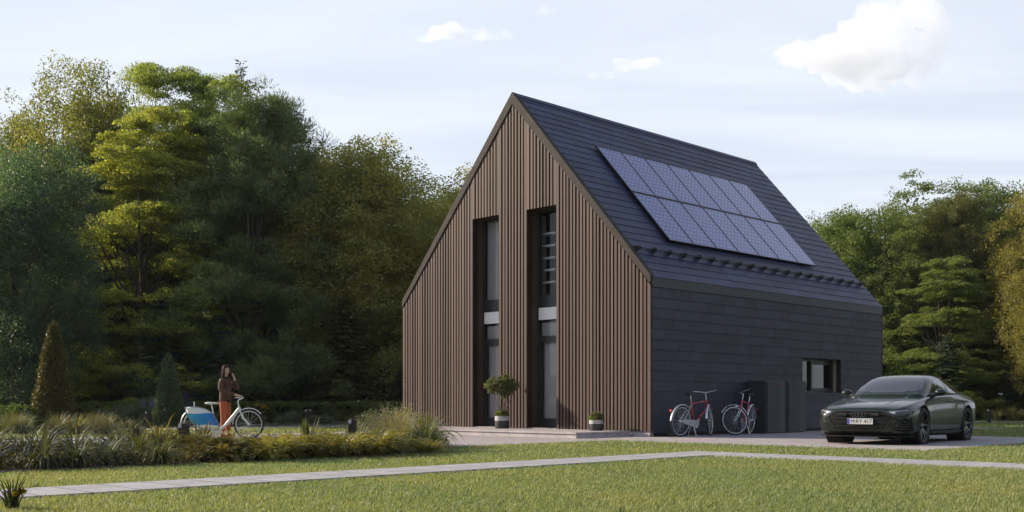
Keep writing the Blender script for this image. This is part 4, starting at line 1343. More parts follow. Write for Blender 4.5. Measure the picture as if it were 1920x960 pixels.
BODY = [
    (2.43, [(0, .24), (.50, .24), (.60, .28), (.66, .42), (.66, .54), (.58, .63), (.34, .672), (0, .682)]),
    (2.36, [(0, .19), (.64, .19), (.77, .25), (.82, .43), (.81, .59), (.70, .675), (.38, .715), (0, .725)]),
    (2.20, [(0, .16), (.80, .16), (.92, .25), (.945, .45), (.935, .635), (.80, .725), (.43, .765), (0, .77)]),
    (1.95, [(0, .15), (.87, .15), (.955, .26), (.975, .48), (.97, .69), (.86, .78), (.45, .815), (0, .815)]),
    (1.465, [(0, .15), (.88, .15), (.965, .27), (.985, .52), (.985, .755), (.88, .862), (.48, .882), (0, .875)]),
    (1.05, [(0, .15), (.87, .15), (.945, .26), (.965, .50), (.96, .765), (.89, .905), (.50, .932), (0, .928)]),
    (.80, [(0, .15), (.86, .15), (.93, .25), (.955, .50), (.95, .785), (.885, .935), (.5, .965), (0, .97)]),
    (0, [(0, .15), (.86, .15), (.92, .25), (.94, .50), (.94, .81), (.875, .965), (.5, .985), (0, .99)]),
    (-.8, [(0, .15), (.87, .15), (.925, .25), (.95, .52), (.945, .835), (.86, .985), (.5, 1.0), (0, 1.01)]),
    (-1.465, [(0, .16), (.89, .16), (.965, .27), (.99, .55), (.985, .86), (.84, .99), (.5, 1.03), (0, 1.04)]),
    (-2.0, [(0, .18), (.86, .18), (.93, .30), (.96, .57), (.95, .85), (.79, .975), (.45, 1.02), (0, 1.03)]),
    (-2.42, [(0, .24), (.78, .24), (.86, .36), (.89, .6), (.875, .83), (.74, .955), (.42, .99), (0, 1.0)]),
    (-2.58, [(0, .32), (.60, .32), (.72, .42), (.76, .6), (.75, .76), (.64, .86), (.36, .89), (0, .90)]),
]
CABIN = [
    (1.06, [(0, .88), (.78, .90), (.74, .93), (.64, .95), (.48, .962), (0, .975)]),
    (.90, [(0, .88), (.81, .91), (.77, .965), (.68, 1.005), (.52, 1.025), (0, 1.04)]),
    (.55, [(0, .88), (.835, .92), (.785, 1.05), (.69, 1.155), (.54, 1.20), (0, 1.225)]),
    (.20, [(0, .88), (.85, .93), (.785, 1.11), (.675, 1.275), (.53, 1.34), (0, 1.368)]),
    (-.15, [(0, .88), (.855, .94), (.785, 1.14), (.66, 1.325), (.52, 1.395), (0, 1.42)]),
    (-.6, [(0, .88), (.855, .95), (.78, 1.14), (.65, 1.325), (.51, 1.40), (0, 1.43)]),
    (-1.1, [(0, .88), (.84, .96), (.765, 1.115), (.635, 1.265), (.49, 1.345), (0, 1.38)]),
    (-1.6, [(0, .88), (.80, .965), (.73, 1.065), (.60, 1.175), (.46, 1.24), (0, 1.27)]),
    (-2.05, [(0, .88), (.74, .96), (.66, 1.0), (.55, 1.05), (.42, 1.09), (0, 1.115)]),
    (-2.36, [(0, .86), (.66, .93), (.58, .95), (.48, .965), (.38, .98), (0, .99)]),
]


def hull(stations, creases=()):
    V, F = loft(stations)
    me = bpy.data.meshes.new('hull'); me.from_pydata(V, [], F)
    bm = bmesh.new(); bm.from_mesh(me); bmesh.ops.recalc_face_normals(bm, faces=bm.faces)
    cl = bm.edges.layers.float.new('crease_edge')
    nst = len(stations); n = len(V) // nst
    bm.verts.ensure_lookup_table()
    for e in bm.edges:
        a, b = e.verts[0].index, e.verts[1].index
        if a // n != b // n:
            k = a % n
            kk = min(k, n - k)
            e[cl] = dict(creases).get(kk, 0)
    bm.to_mesh(me); bm.free()
    o = bpy.data.objects.new('hull', me); COL.objects.link(o)
    md = o.modifiers.new('s', 'SUBSURF'); md.levels = 3; md.render_levels = 3
    return bake(o)


hb = hull(BODY, [(1, .5), (4, .35), (5, .55), (6, .25)])
hc = hull(CABIN, [(1, .5), (3, .5), (4, .3)])
# one skin for everything that lies on the body
bmj = bmesh.new(); bmj.from_mesh(hb.data); bmj.from_mesh(hc.data)
SKIN = BVHTree.FromBMesh(bmj); bmj.free()
# wheel arches
for ax in (1.465, -1.465):
    m = MB(); m.lathe([(.0, -1.3), (.415, -1.3), (.415, 1.3), (0, 1.3)], 48, Matrix.Translation((ax, 0, .355)) @ Matrix.Rotation(R(90), 4, 'X'))
    cu = m.build('cutter', M_DARKP)
    md = hb.modifiers.new('b', 'BOOLEAN'); md.operation = 'DIFFERENCE'; md.object = cu; md.solver = 'EXACT'
    bake(hb); bpy.data.objects.remove(cu)
for o, nm in ((hb, 'body'), (hc, 'roof')):
    o.name = nm; o.parent = car; o.data.materials.clear(); o.data.materials.append(M_PAINT); o.data.shade_smooth()
    o.data.set_sharp_from_angle(angle=R(38))
# arch liners and underbody
for ax in (1.465, -1.465):
    for sg in (1, -1):
        pr = [(.418, .60), (.418, .955), (.405, .955), (.405, .60), (0, .60)]
        m = MB(); m.lathe(pr, 40, Matrix.Translation((ax, 0, .355)) @ Matrix.Rotation(R(-90 * sg), 4, 'X'))
        m.build('wheel_well', M_DARKP, car, smooth=True)


def decal(name, poly, axis, mat, parent=None, off=.005, step=.05, thick=.0, side=1):
    """a panel that lies on the car's skin. axis 'x': poly in (y,z) seen from the front; 'y': (x,z) from the left; 'z': (x,y) from above"""
    pts = [Vector(p) for p in poly]; P = []
    n = len(pts); be = []
    for i in range(n):
        a, b = pts[i], pts[(i + 1) % n]; k = max(1, int((b - a).length / step))
        for j in range(k): P.append(a.lerp(b, j / k))
    nb = len(P); be = [(i, (i + 1) % nb) for i in range(nb)]
    xs = [p.x for p in pts]; ys = [p.y for p in pts]

    def inside(q):
        c = False
        for i in range(n):
            a, b = pts[i], pts[(i + 1) % n]
            if (a.y > q.y) != (b.y > q.y) and q.x < (b.x - a.x) * (q.y - a.y) / (b.y - a.y) + a.x: c = not c
        return c
    gx = min(xs) + step * .5
    while gx < max(xs):
        gy = min(ys) + step * .5
        while gy < max(ys):
            q = Vector((gx, gy))
            if inside(q): P.append(q)
            gy += step
        gx += step
    vv, _, ff, *_r = delaunay_2d_cdt(P, be, [], 0, 1e-5)
    ff = [f for f in ff if inside(sum((vv[i] for i in f), Vector((0, 0))) / len(f))]
    out = []
    for q in vv:
        if axis == 'x': o_, d_ = Vector((4, q.x, q.y)), Vector((-1, 0, 0))
        elif axis == 'y': o_, d_ = Vector((q.x, 3 * side, q.y)), Vector((0, -side, 0))
        else: o_, d_ = Vector((q.x, q.y, 3)), Vector((0, 0, -1))
        loc, nr, _, _ = SKIN.ray_cast(o_, d_)
        if loc is None:
            loc, nr, _, _ = SKIN.find_nearest(o_ + d_ * 2)
        if nr.dot(d_) > 0: nr = -nr
        out.append(loc + nr * off)
    me = bpy.data.meshes.new(name); me.from_pydata(out, [], ff)
    bm = bmesh.new(); bm.from_mesh(me); bmesh.ops.recalc_face_normals(bm, faces=bm.faces); bm.to_mesh(me); bm.free()
    return link_mesh(name, me, parent or car, [mat], smooth=True)


def mir(poly): return [(-y, z) for y, z in reversed(poly)]


# glazing
decal('windscreen', [(.94, 0), (.93, .30), (.86, .56), (.76, .70), (.60, .665), (.22, .555), (.175, .30), (.165, 0), (.175, -.30), (.22, -.555), (.60, -.665), (.76, -.70), (.86, -.56), (.93, -.30)], 'z', M_CGLASS, off=.004, step=.06)
decal('rear_window', [(-1.02, 0), (-1.05, .40), (-1.85, .40), (-1.95, .0), (-1.85, -.40), (-1.05, -.40)], 'z', M_CGLASS, off=.004, step=.07)
for sd in (1, -1):
    decal('side_window', [(.66, 1.0), (.50, 1.07), (.10, 1.255), (-.12, 1.305), (-.42, 1.315), (-.44, 1.0)], 'y', M_CGLASS, off=.004, side=sd)
    decal('side_window', [(-.50, 1.005), (-.48, 1.315), (-.75, 1.305), (-1.05, 1.25), (-1.12, 1.02)], 'y', M_CGLASS, off=.004, side=sd)
    decal('side_window', [(-1.16, 1.025), (-1.10, 1.235), (-1.35, 1.17), (-1.60, 1.075), (-1.52, 1.035)], 'y', M_CGLASS, off=.004, side=sd)
    # shut lines, handles, skirt
    for x0 in (.80, -.47):
        decal('shut_line', [(x0, .34), (x0 + .012, .34), (x0 + .012, .95), (x0, .95)], 'y', M_DARKP, off=.002, side=sd)
    decal('window_trim', [(.74, .955), (.0, .975), (-1.5, 1.005), (-1.5, 1.022), (.0, .99), (.72, .975)], 'y', M_DARKP, off=.006, side=sd)
    for x0 in (-.30, -1.22):
        m = MB(); m.tube([(x0 + .10, .955 * sd, .845), (x0 + .06, .975 * sd, .848), (x0 - .06, .975 * sd, .85), (x0 - .10, .955 * sd, .85)], .013, 8); m.build('door_handle', M_PAINT, car, smooth=True)
    m = MB(); m.prism([(1.02, .90 * sd, .16), (-1.02, .90 * sd, .16), (-1.0, .965 * sd, .20), (-1.0, .955 * sd, .24), (1.0, .95 * sd, .24), (1.0, .965 * sd, .20)][:4] + [(1.0, .95 * sd, .24), (1.0, .965 * sd, .20)], (0, 0, .012)); m.build('side_skirt', M_DARKP, car)
    m = MB(); m.ball((.56, 1.0 * sd, 1.025), .10, .125, .072); m.tube([(.60, .84 * sd, .96), (.58, .93 * sd, .99)], [.05, .04], 8)
    mo = m.build('mirror', M_PAINT, car, smooth=True)
    m = MB(); m.ball((.48, 1.0 * sd, 1.025), .03, .105, .058); m.build('mirror_glass', M_CHROME, mo, smooth=True)
# nose
GR = [(.0, .672), (.46, .660), (.55, .635), (.68, .55), (.52, .305), (.44, .285), (0, .28)]
gp = GR + mir(GR)[1:-1]
gr = decal('grille', gp, 'x', M_DARKP, off=.006, step=.045)
for k in range(9):
    z = .325 + k * .038
    hw = min(.58, np.interp(z, [.29, .315, .55, .63, .66], [.40, .45, .60, .48, .40])) - .025
    decal('grille_bar', [(-hw, z), (hw, z), (hw, z + .009), (-hw, z + .009)], 'x', M_RIM if k % 2 else M_DARKP, gr, off=.014, step=.06)
for k in range(-7, 8):
    y = k * .072; zt = np.interp(abs(y), [0, .42, .50, .60], [.65, .645, .62, .57]); zb = np.interp(abs(y), [0, .42, .60], [.30, .31, .50])
    decal('grille_bar', [(y, zb), (y + .008, zb), (y + .008, zt), (y, zt)], 'x', M_DARKP, gr, off=.013, step=.06)
tr_ = [(.0, .672), (.46, .660), (.55, .635), (.68, .55), (.52, .305), (.505, .315), (.66, .548), (.54, .622), (.455, .647), (0, .659)]
decal('grille_frame', tr_[:1] + tr_[1:] , 'x', M_CHROME if False else M_RIM, gr, off=.017, step=.05)
decal('grille_frame', mir(tr_), 'x', M_RIM, gr, off=.017, step=.05)
for y in (.33, -.33):
    m = MB(); m.box(2.40, 2.47, y - .085, y + .085, .565, .62); o = m.build('sensor', M_RIM, gr, bevel=.012)
# ring emblem
m = MB()
for k in range(4): m.ring((2.475, -.105 + k * .07, .592), (1, 0, .12), .043, .0075, 28, 6)
m.build('emblem', M_RIM, car, smooth=True)
# plate with its lettering
pl = empty('number_plate'); pl.parent = car; pl.location = (2.468, .03, .455)
m = MB(); m.box(-.004, .004, -.26, .26, -.056, .056); plm = m.build('plate', M_PLATE, pl, bevel=.002)
m = MB(); m.box(.004, .0055, -.257, -.215, -.052, .052); m.build('blue_band', M_PBLUE, pl)
txt = bpy.data.curves.new('lettering', 'FONT'); txt.body = 'M:RY 417'; txt.size = .112; txt.align_x = 'CENTER'; txt.align_y = 'CENTER'; txt.extrude = .0008
to = bpy.data.objects.new('lettering', txt); COL.objects.link(to); bake_me = bpy.data.meshes.new_from_object(to.evaluated_get(bpy.context.evaluated_depsgraph_get()))
bpy.data.objects.remove(to); to = link_mesh('lettering', bake_me, pl, [M_INK])
to.matrix_local = Matrix.Translation((.006, .022, -.002)) @ Matrix(((0, 0, 1, 0), (.98, 0, 0, 0), (0, .98, 0, 0), (0, 0, 0, 1)))
# lamps, intakes, splitter
for sd in (1, -1):
    f = (lambda p: p) if sd > 0 else mir
    hl = decal('headlight', f([(.55, .655), (.66, .672), (.84, .70), (.915, .705), (.93, .63), (.86, .595), (.72, .590), (.60, .615)]), 'x', M_LAMPG, off=.005, step=.03)
    decal('light_strip', f([(.60, .640), (.74, .655), (.88, .668), (.885, .655), (.74, .640), (.61, .625)]), 'x', M_LED, hl, off=.010, step=.03)
    decal('reflector', f([(.64, .622), (.70, .632), (.70, .602), (.65, .608)]), 'x', M_LED, hl, off=.009, step=.02)
    it = decal('side_intake', f([(.86, .53), (.925, .50), (.94, .30), (.86, .25), (.66, .31)]), 'x', M_DARKP, off=.006, step=.04)
    for k in range(4):
        z = .31 + k * .047; y0 = np.interp(z, [.31, .53], [.68, .85])
        decal('intake_bar', f([(y0, z), (.92, z), (.92, z + .008), (y0, z + .008)]), 'x', M_RIM, it, off=.011, step=.05)
    decal('intake_blade', f([(.62, .275), (.86, .235), (.94, .26), (.945, .285), (.86, .262), (.64, .30)]), 'x', M_PAINT, off=.02, step=.04)
    decal('corner_fin', f([(.935, .26), (.955, .27), (.955, .56), (.935, .54)]), 'x', M_PAINT, off=.016, step=.04)
decal('lower_intake', [(-.62, .262), (.62, .262), (.70, .225), (.60, .195), (-.60, .195), (-.70, .225)], 'x', M_DARKP, off=.006, step=.05)
for k in range(-4, 5): decal('intake_bar', [(k * .13, .2), (k * .13 + .014, .2), (k * .13 + .014, .258), (k * .13, .258)], 'x', M_PAINT, bpy.data.objects['lower_intake'], off=.012, step=.05)
m = MB()
sp = [(2.47, 0), (2.46, .45), (2.39, .70), (2.24, .88), (2.05, .95), (1.98, .93), (2.1, .6), (2.2, 0)]
m.prism([(x, y, .155) for x, y in sp] + [(x, -y, .155) for x, y in reversed(sp[1:-1])], (0, 0, .022)); m.build('front_splitter', M_DARKP, car)
for sd in (1, -1):   # bonnet creases
    m = MB(); pts = []
    for k in range(9):
        x = 2.20 - k * .15; y = sd * (.40 + .014 * k)
        loc, nr, _, _ = SKIN.ray_cast(Vector((x, y, 3)), Vector((0, 0, -1))); pts.append(loc - Vector((0, 0, .004)))
    m.tube(pts, [.004, .010, .012, .013, .013, .012, .011, .010, .004], 6); m.build('bonnet_crease', M_PAINT, car, smooth=True)
m = MB(); m.box(-2.4, 2.2, -.80, .80, .17, .20); m.build('underbody', M_DARKP, car)
decal('tail_light', [(.30, .80), (.72, .82), (.74, .78), (.30, .765)], 'y', M_RED) if False else None

# wheels


def wheel(ax, side, steer=0.0):
    wh = empty('wheel'); wh.parent = car
    wh.matrix_local = Matrix.Translation((ax, side * .835, .36)) @ Matrix.Rotation(steer, 4, 'Z') @ (Matrix.Identity(4) if side > 0 else Matrix.Rotation(math.pi, 4, 'Z'))
    return wh


RX = Matrix.Rotation(R(-90), 4, 'X')
m = MB(); m.lathe([(.275, -.13), (.30, -.142), (.345, -.135), (.358, -.11), (.36, 0), (.358, .11), (.345, .135), (.30, .142), (.275, .128)], 48, RX)
w0 = wheel(1.465, 1, R(0)); m.build('tyre', M_TYRE, w0, smooth=True)
m = MB(); m.lathe([(.276, -.12), (.262, -.1), (.262, .10), (.268, .128), (.280, .133), (.286, .125)], 48, RX)
for k in range(5):
    a0 = k * 2 * math.pi / 5 + .3
    for da in (-.13, .13):
        c0 = Vector((math.cos(a0 + da * .6) * .055, 0, math.sin(a0 + da * .6) * .055)); c1 = Vector((math.cos(a0 + da * 1.9) * .268, 0, math.sin(a0 + da * 1.9) * .268))
        d = (c1 - c0).normalized(); s = Vector((-d.z, 0, d.x)) * .019
        m.prism([c0 - s + Vector((0, .085, 0)), c0 + s + Vector((0, .085, 0)), c1 + s * .75 + Vector((0, .118, 0)), c1 - s * .75 + Vector((0, .118, 0))], (0, -.05, 0))
m.lathe([(.0, .10), (.05, .098), (.062, .085), (.062, .03)], 20, RX)
m.build('rim', M_RIM, w0, smooth=False)
m = MB(); m.lathe([(.0, .02), (.19, .02), (.19, -.01), (0, -.01)], 32, RX); m.build('brake_disc', M_STEEL, w0)
for ax, sd in ((1.465, -1), (-1.465, 1), (-1.465, -1)):
    w_ = copy_tree(w0, car); w_.location = (ax, sd * .835, .36); w_.rotation_euler = (0, 0, 0 if sd > 0 else math.pi)
# ------------------------------------------------------------------ bicycles
M_REDP = simple('red_enamel', (.42, .022, .045), .3, coat=.5, var=.08)
M_SILV = simple('silver_alloy', (.62, .63, .68), .3, metal=.7, var=.06)
M_BRUB = simple('bike_rubber', (.012, .012, .013), .7)
M_SAD = simple('saddle_black', (.014, .013, .015), .5)
M_CREAM = simple('cream_enamel', (.68, .70, .66), .35, coat=.3, var=.04)
M_YPL = simple('yellow_reflector', (.6, .42, .02), .3)


def bike_wheel(name, parent, c, r, mats, yaw=0.0, piv=None, nsp=28, wide=.019):
    """tyre, rim, spokes, hub in the x-z plane of the bicycle"""
    w_ = empty(name); w_.parent = parent; w_.location = c
    m = MB(); m.ring((0, 0, 0), (0, 1, 0), r - wide, wide, 56, 8); m.build('tyre', mats[0], w_, smooth=True)
    m = MB(); m.ring((0, 0, 0), (0, 1, 0), r - wide * 2.3, .013, 56, 6); m.build('rim', mats[1], w_, smooth=True)
    m = MB()
    for k in range(nsp):
        t = 2 * math.pi * k / nsp; t2 = t + (.5 if k % 2 else -.5); y = .028 if k % 4 < 2 else -.028
        m.tube([(math.cos(t2) * .03, y, math.sin(t2) * .03), (math.cos(t) * (r - wide * 2.4), 0, math.sin(t) * (r - wide * 2.4))], .0017, 4, cap=False)
    m.build('spokes', mats[1], w_)
    m = MB(); m.tube([(0, -.05, 0), (0, .05, 0)], .024, 12); m.build('hub', mats[1], w_, smooth=True)
    return w_


def arc(c, r, a0, a1, n=18): return [(c[0] + r * math.cos(a0 + (a1 - a0) * i / n), c[1], c[2] + r * math.sin(a0 + (a1 - a0) * i / n)) for i in range(n + 1)]


def mudguard(name, c, r, a0, a1, mat, parent, wd=.028):
    m = MB(); n = 20; vs = []; fs = []
    for i in range(n + 1):
        a = R(a0 + (a1 - a0) * i / n)
        for (y, dr) in ((-wd, -.012), (-wd * .5, .004), (wd * .5, .004), (wd, -.012), (wd * .5, .0), (-wd * .5, .0)):
            vs.append((c[0] + (r + dr) * math.cos(a), c[1] + y, c[2] + (r + dr) * math.sin(a)))
    for i in range(n):
        for k in range(6): fs.append((i * 6 + k, i * 6 + (k + 1) % 6, (i + 1) * 6 + (k + 1) % 6, (i + 1) * 6 + k))
    m.add(vs, fs); return m.build(name, mat, parent, smooth=True)


def city_bike(M, steer, label, light):
    t = empty('bicycle', M); tag(t, label, 'bicycle', None)
    r = .352; RWc = Vector((0, 0, r)); FWc = Vector((1.10, 0, r))
    BB = Vector((.46, 0, .29)); ST = Vector((.32, 0, .74)); HT = Vector((.855, 0, .80)); HB = Vector((.905, 0, .64))
    m = MB(); m.tube([ST, HT], .016); m.tube([HB, BB], .02); m.tube([BB, ST + Vector((-.01, 0, .05))], .017); m.tube([HB + (HB - HT) * .2, HT + (HT - HB) * .25], .021)
    fr = m.build('frame', M_REDP, t, smooth=True)
    m = MB()
    for s in (-1, 1): m.tube([BB + Vector((0, .04 * s, 0)), RWc + Vector((0, .062 * s, 0))], .010); m.tube([ST + Vector((0, .02 * s, -.03)), RWc + Vector((0, .062 * s, 0))], .008)
    m.build('rear_stays', M_SILV, fr, smooth=True)
    # saddle
    m = MB(); m.tube([ST, ST + Vector((-.055, 0, .19))], .013); m.build('seat_post', M_SILV, t, smooth=True)
    m = MB(); p = ST + Vector((-.055, 0, .215)); m.ball(p + Vector((-.06, 0, 0)), .12, .085, .035); m.ball(p + Vector((.08, 0, -.005)), .12, .035, .026); m.build('saddle', M_SAD, t, smooth=True)
    bike_wheel('rear_wheel', t, RWc, r, (M_BRUB, M_SILV))
    mudguard('rear_mudguard', RWc, r + .022, 20, 178, M_SILV, t)
    m = MB(); m.box(-.40, -.375, -.03, .03, .56, .62); m.build('tail_reflector', M_RED, t, bevel=.005)
    # steering assembly
    axd = (HT - HB).normalized(); piv = HB
    st = empty('steering'); st.parent = t
    st.matrix_local = Matrix.Translation(piv) @ Matrix.Rotation(steer, 4, axd) @ Matrix.Translation(-piv)
    m = MB(); crown = HB - axd * .05
    for s in (-1, 1): m.tube([crown + Vector((0, .045 * s, 0)), crown.lerp(FWc, .5) + Vector((-.01, .055 * s, 0)), FWc + Vector((0, .058 * s, 0))], [.014, .012, .009])
    m.tube([crown + Vector((0, -.05, 0)), crown + Vector((0, .05, 0))], .016); m.build('fork', M_SILV, st, smooth=True)
    fw = bike_wheel('front_wheel', st, FWc, r, (M_BRUB, M_SILV)); mudguard('front_mudguard', FWc, r + .022, 30, 172, M_SILV, st)
    top = HT + axd * .17
    m = MB(); m.tube([HT, top, top + Vector((.06, 0, .03))], .013); q = top + Vector((.06, 0, .03))
    hb_ = [q + Vector((-.17, -.30, .035)), q + Vector((-.08, -.28, .045)), q + Vector((.0, -.12, .02)), q, q + Vector((0, .12, .02)), q + Vector((-.08, .28, .045)), q + Vector((-.17, .30, .035))]
    m.tube(hb_[1:-1], .011); m.build('handlebar', M_SILV, st, smooth=True)
    for s in (0, -1):
        m = MB(); a, b = (hb_[0], hb_[1]) if s == 0 else (hb_[-1], hb_[-2]); m.tube([a, b], .018); m.tube([b, b + (a - b) * .8 + Vector((.06, 0, -.02))], .006); m.build('grip', M_SAD, st, smooth=True)
    if light:
        m = MB(); m.ball(HB + Vector((.12, 0, .03)), .05, .04, .04); m.build('front_lamp', M_SILV, st, smooth=True)
    # drive
    m = MB(); m.lathe([(0, -.008), (.095, -.008), (.095, .008), (0, .008)], 24, Matrix.Translation(BB + Vector((0, -.06, 0))) @ Matrix.Rotation(R(90), 4, 'X'))
    m.prism([BB + Vector((-.0, -.07, .085)), RWc + Vector((.03, -.07, .05)), RWc + Vector((0.03, -.07, -.045)), BB + Vector((0, -.07, -.09)), BB + Vector((.08, -.07, 0))], (0, .018, 0)); m.build('chain_guard', M_SILV, t)
    for s, dz in ((-1, 1), (1, -1)):
        m = MB(); m.tube([BB + Vector((0, .09 * s, 0)), BB + Vector((.08 * dz, .10 * s, .15 * dz))], .011); m.build('crank', M_SILV, t, smooth=True)
    for s, dz in ((-1, 1), (1, -1)):
        m = MB(); c = BB + Vector((.08 * dz, .145 * s, .15 * dz)); m.box(c.x - .045, c.x + .045, c.y - .045, c.y + .045, c.z - .012, c.z + .012); pd = m.build('pedal', M_SAD, t)
        m = MB(); m.box(c.x + .046, c.x + .05, c.y - .03, c.y + .03, c.z - .01, c.z + .01); m.build('reflector', M_YPL, pd)
    m = MB()
    for s in (-1, 1): m.tube([BB + Vector((-.06, .03 * s, -.03)), Vector((BB.x - .03, .12 * s, .012)), Vector((BB.x + .02, .125 * s, .012))], .012)
    m.build('kickstand', M_SILV, t, smooth=True)
    return t


def bike_matrix(rear, front):
    d = (front - rear); d.z = 0; d.normalize()
    y = Vector((0, 0, 1)).cross(d)
    return Matrix.Translation(rear + Vector((0, 0, .013))) @ Matrix(((d.x, y.x, 0, 0), (d.y, y.y, 0, 0), (0, 0, 1, 0), (0, 0, 0, 1))) @ Matrix.Scale(1.10, 4)


b1r = H(.55, .42); b1 = bike_matrix(b1r, H(.62, 2.0))
city_bike(b1 @ Matrix.Rotation(R(5), 4, 'X'), R(27), 'red bicycle at the slate wall nearest the timber corner, rear wheel with red reflector foremost', False)
b2r = H(.48, 3.62); b2 = bike_matrix(b2r, H(.80, 2.50))
city_bike(b2 @ Matrix.Rotation(R(-5), 4, 'X'), R(-46), 'red bicycle beside the grey cabinets, front wheel turned broadside to the lawn', True)
for o in S.objects:
    if o.get('category') == 'bicycle': o['group'] = 'bicycles at the slate wall'

# ------------------------------------------------------------------ white cargo bicycle with a sail-shaped side panel
BK = 80.7
org = AT(417, 25.0, 0)


def q(px, py, y=0.0): return Vector(((px - 417) / BK, y, (HOR - py) / BK + EYE))   # bicycle's own plane, faces the lawn


wb = empty('cargo_bicycle', Matrix.Translation(org)); tag(wb, 'white step through bicycle with blue banded side panel held by the woman', 'bicycle')
rr = .352
fc = q(466.7, 795.0); fc.z = rr; rc = q(369, 795); rc.z = rr
# photo ground line is at 823 here, panel and frame measured from it
dz = 0.0
m = MB()
m.tube([q(449, 766), q(440, 778), q(428, 792), q(423, 797)], [.042, .047, .045, .034], 12); m.tube([q(448, 762), q(451, 772)], .026, 10)
m.tube([q(423, 797), q(412, 806), q(408, 809)], [.034, .04, .038], 10); m.tube([q(408, 808), q(369, 795.5)], .018); m.tube([q(403, 800), q(398, 764)], .016)
fr = m.build('frame', M_CREAM, wb, smooth=True)
m = MB()
for s in (-1, 1): m.tube([q(450, 768, .05 * s), q(456, 784, .055 * s), Vector((fc.x, .058 * s, fc.z))], [.017, .015, .010])
m.tube([q(449, 766), q(447, 758), q(446, 753)], .014); m.tube([q(450, 768, -.055), q(450, 768, .055)], .018); m.build('fork', M_CREAM, wb, smooth=True)
hb0 = q(453, 747.5)
m = MB(); m.tube([q(446, 754), q(447, 750), hb0], .014); m.tube([q(446, 745.5, -.30), q(452, 745.5, -.22), hb0, q(452, 745.5, .22), q(446, 745.5, .30)], .012); m.build('handlebar', M_CREAM, wb, smooth=True)
m = MB(); m.tube([q(441, 746.5, -.31), q(447, 745.5, -.29)], .019); m.build('grip', M_SAD, wb, smooth=True)
m = MB(); m.tube([q(441, 746.5, .31), q(447, 745.5, .29)], .019); m.build('grip', M_SAD, wb, smooth=True)
m = MB(); m.tube([q(398, 766), q(396, 757)], .014); m.build('seat_post', M_CREAM, wb, smooth=True)
m = MB(); p = q(393, 756); m.ball(p, .12, .085, .03); m.ball(p + Vector((.12, 0, 0)), .10, .035, .022); m.build('saddle', M_CREAM, wb, smooth=True)
m = MB(); m.tube([q(364.5, 766), q(364, 753)], .014); m.build('pole', M_CREAM, wb, smooth=True)
bike_wheel('front_wheel', wb, fc, rr, (M_BRUB, M_CREAM), nsp=20, wide=.022); bike_wheel('rear_wheel', wb, rc, rr, (M_BRUB, M_CREAM), nsp=20, wide=.022)
mudguard('front_mudguard', fc, rr + .024, 40, 180, M_CREAM, wb, .032); mudguard('rear_mudguard', rc, rr + .024, 60, 190, M_CREAM, wb, .032)
m = MB(); m.lathe([(0, -.012), (.09, -.012), (.09, .012), (0, .012)], 22, Matrix.Translation(q(408, 807, -.07)) @ Matrix.Rotation(R(90), 4, 'X')); m.build('chainring', M_CREAM, wb, smooth=True)
for a_, b_ in ((q(408, 807, -.10), q(411, 817, -.11)), (q(408, 807, .10), q(405, 798, .11))):
    m = MB(); m.tube([a_, b_], .012); m.build('crank', M_CREAM, wb, smooth=True)
m = MB(); m.tube([q(400, 806, -.06), q(390, 822, -.16)], .011); m.tube([q(400, 806, .06), q(392, 822, .16)], .011); m.build('kickstand', M_CREAM, wb, smooth=True)
# the panel: bowed sail, white with a blue band, dark piping
PANEL = Mat('sail_panel'); PANEL.bsdf((.7, .72, .66), .45, 0, .4)
_tc = PANEL.n('ShaderNodeTexCoord'); _sp = PANEL.n('ShaderNodeSeparateXYZ'); PANEL.l(_tc.outputs['Object'], _sp.inputs[0])
_wx = PANEL.n('ShaderNodeMath', operation='SINE'); _wm = PANEL.n('ShaderNodeMath', operation='MULTIPLY'); PANEL.l(_sp.outputs[0], _wm.inputs[0]); _wm.inputs[1].default_value = 7.0
PANEL.l(_wm.outputs[0], _wx.inputs[0])
_w2 = PANEL.n('ShaderNodeMath', operation='MULTIPLY_ADD'); PANEL.l(_wx.outputs[0], _w2.inputs[0]); _w2.inputs[1].default_value = .022; PANEL.l(_sp.outputs[2], _w2.inputs[2])
_w3 = PANEL.n('ShaderNodeMath', operation='MULTIPLY_ADD'); PANEL.l(_sp.outputs[0], _w3.inputs[0]); _w3.inputs[1].default_value = .07; PANEL.l(_w2.outputs[0], _w3.inputs[2])
zt_ = (HOR - 776) / BK + EYE; zb_ = (HOR - 796.5) / BK + EYE
_a = PANEL.n('ShaderNodeMath', operation='LESS_THAN'); PANEL.l(_w3.outputs[0], _a.inputs[0]); _a.inputs[1].default_value = zt_ - .02
_bb = PANEL.n('ShaderNodeMath', operation='GREATER_THAN'); PANEL.l(_w3.outputs[0], _bb.inputs[0]); _bb.inputs[1].default_value = zb_ - .035
_ab = PANEL.n('ShaderNodeMath', operation='MULTIPLY'); PANEL.l(_a.outputs[0], _ab.inputs[0]); PANEL.l(_bb.outputs[0], _ab.inputs[1])
_gr = PANEL.n('ShaderNodeMapRange'); PANEL.l(_sp.outputs[0], _gr.inputs[0]); _gr.inputs[1].default_value = -.75; _gr.inputs[2].default_value = 0.0
_bl = PANEL.ramp(_gr.outputs[0], [(0, (.02, .30, .42)), (.5, (.015, .20, .46)), (1, (.015, .12, .46))])
PANEL.l(PANEL.mix(_ab.outputs[0], (.68, .70, .62), _bl.outputs[0]), PANEL.b.inputs['Base Color'])
out_px = [(349, 763), (362, 762.5), (376, 763.5), (389, 767), (400, 774), (408, 786), (413.5, 798), (413, 803), (408, 805.5), (399, 806.5), (387, 805), (374, 800.5), (364, 794), (357, 785), (352, 775)]
cen = Vector((sum(a for a, b in out_px) / len(out_px), sum(b for a, b in out_px) / len(out_px)))
vs = []; fs = []; RN = 6
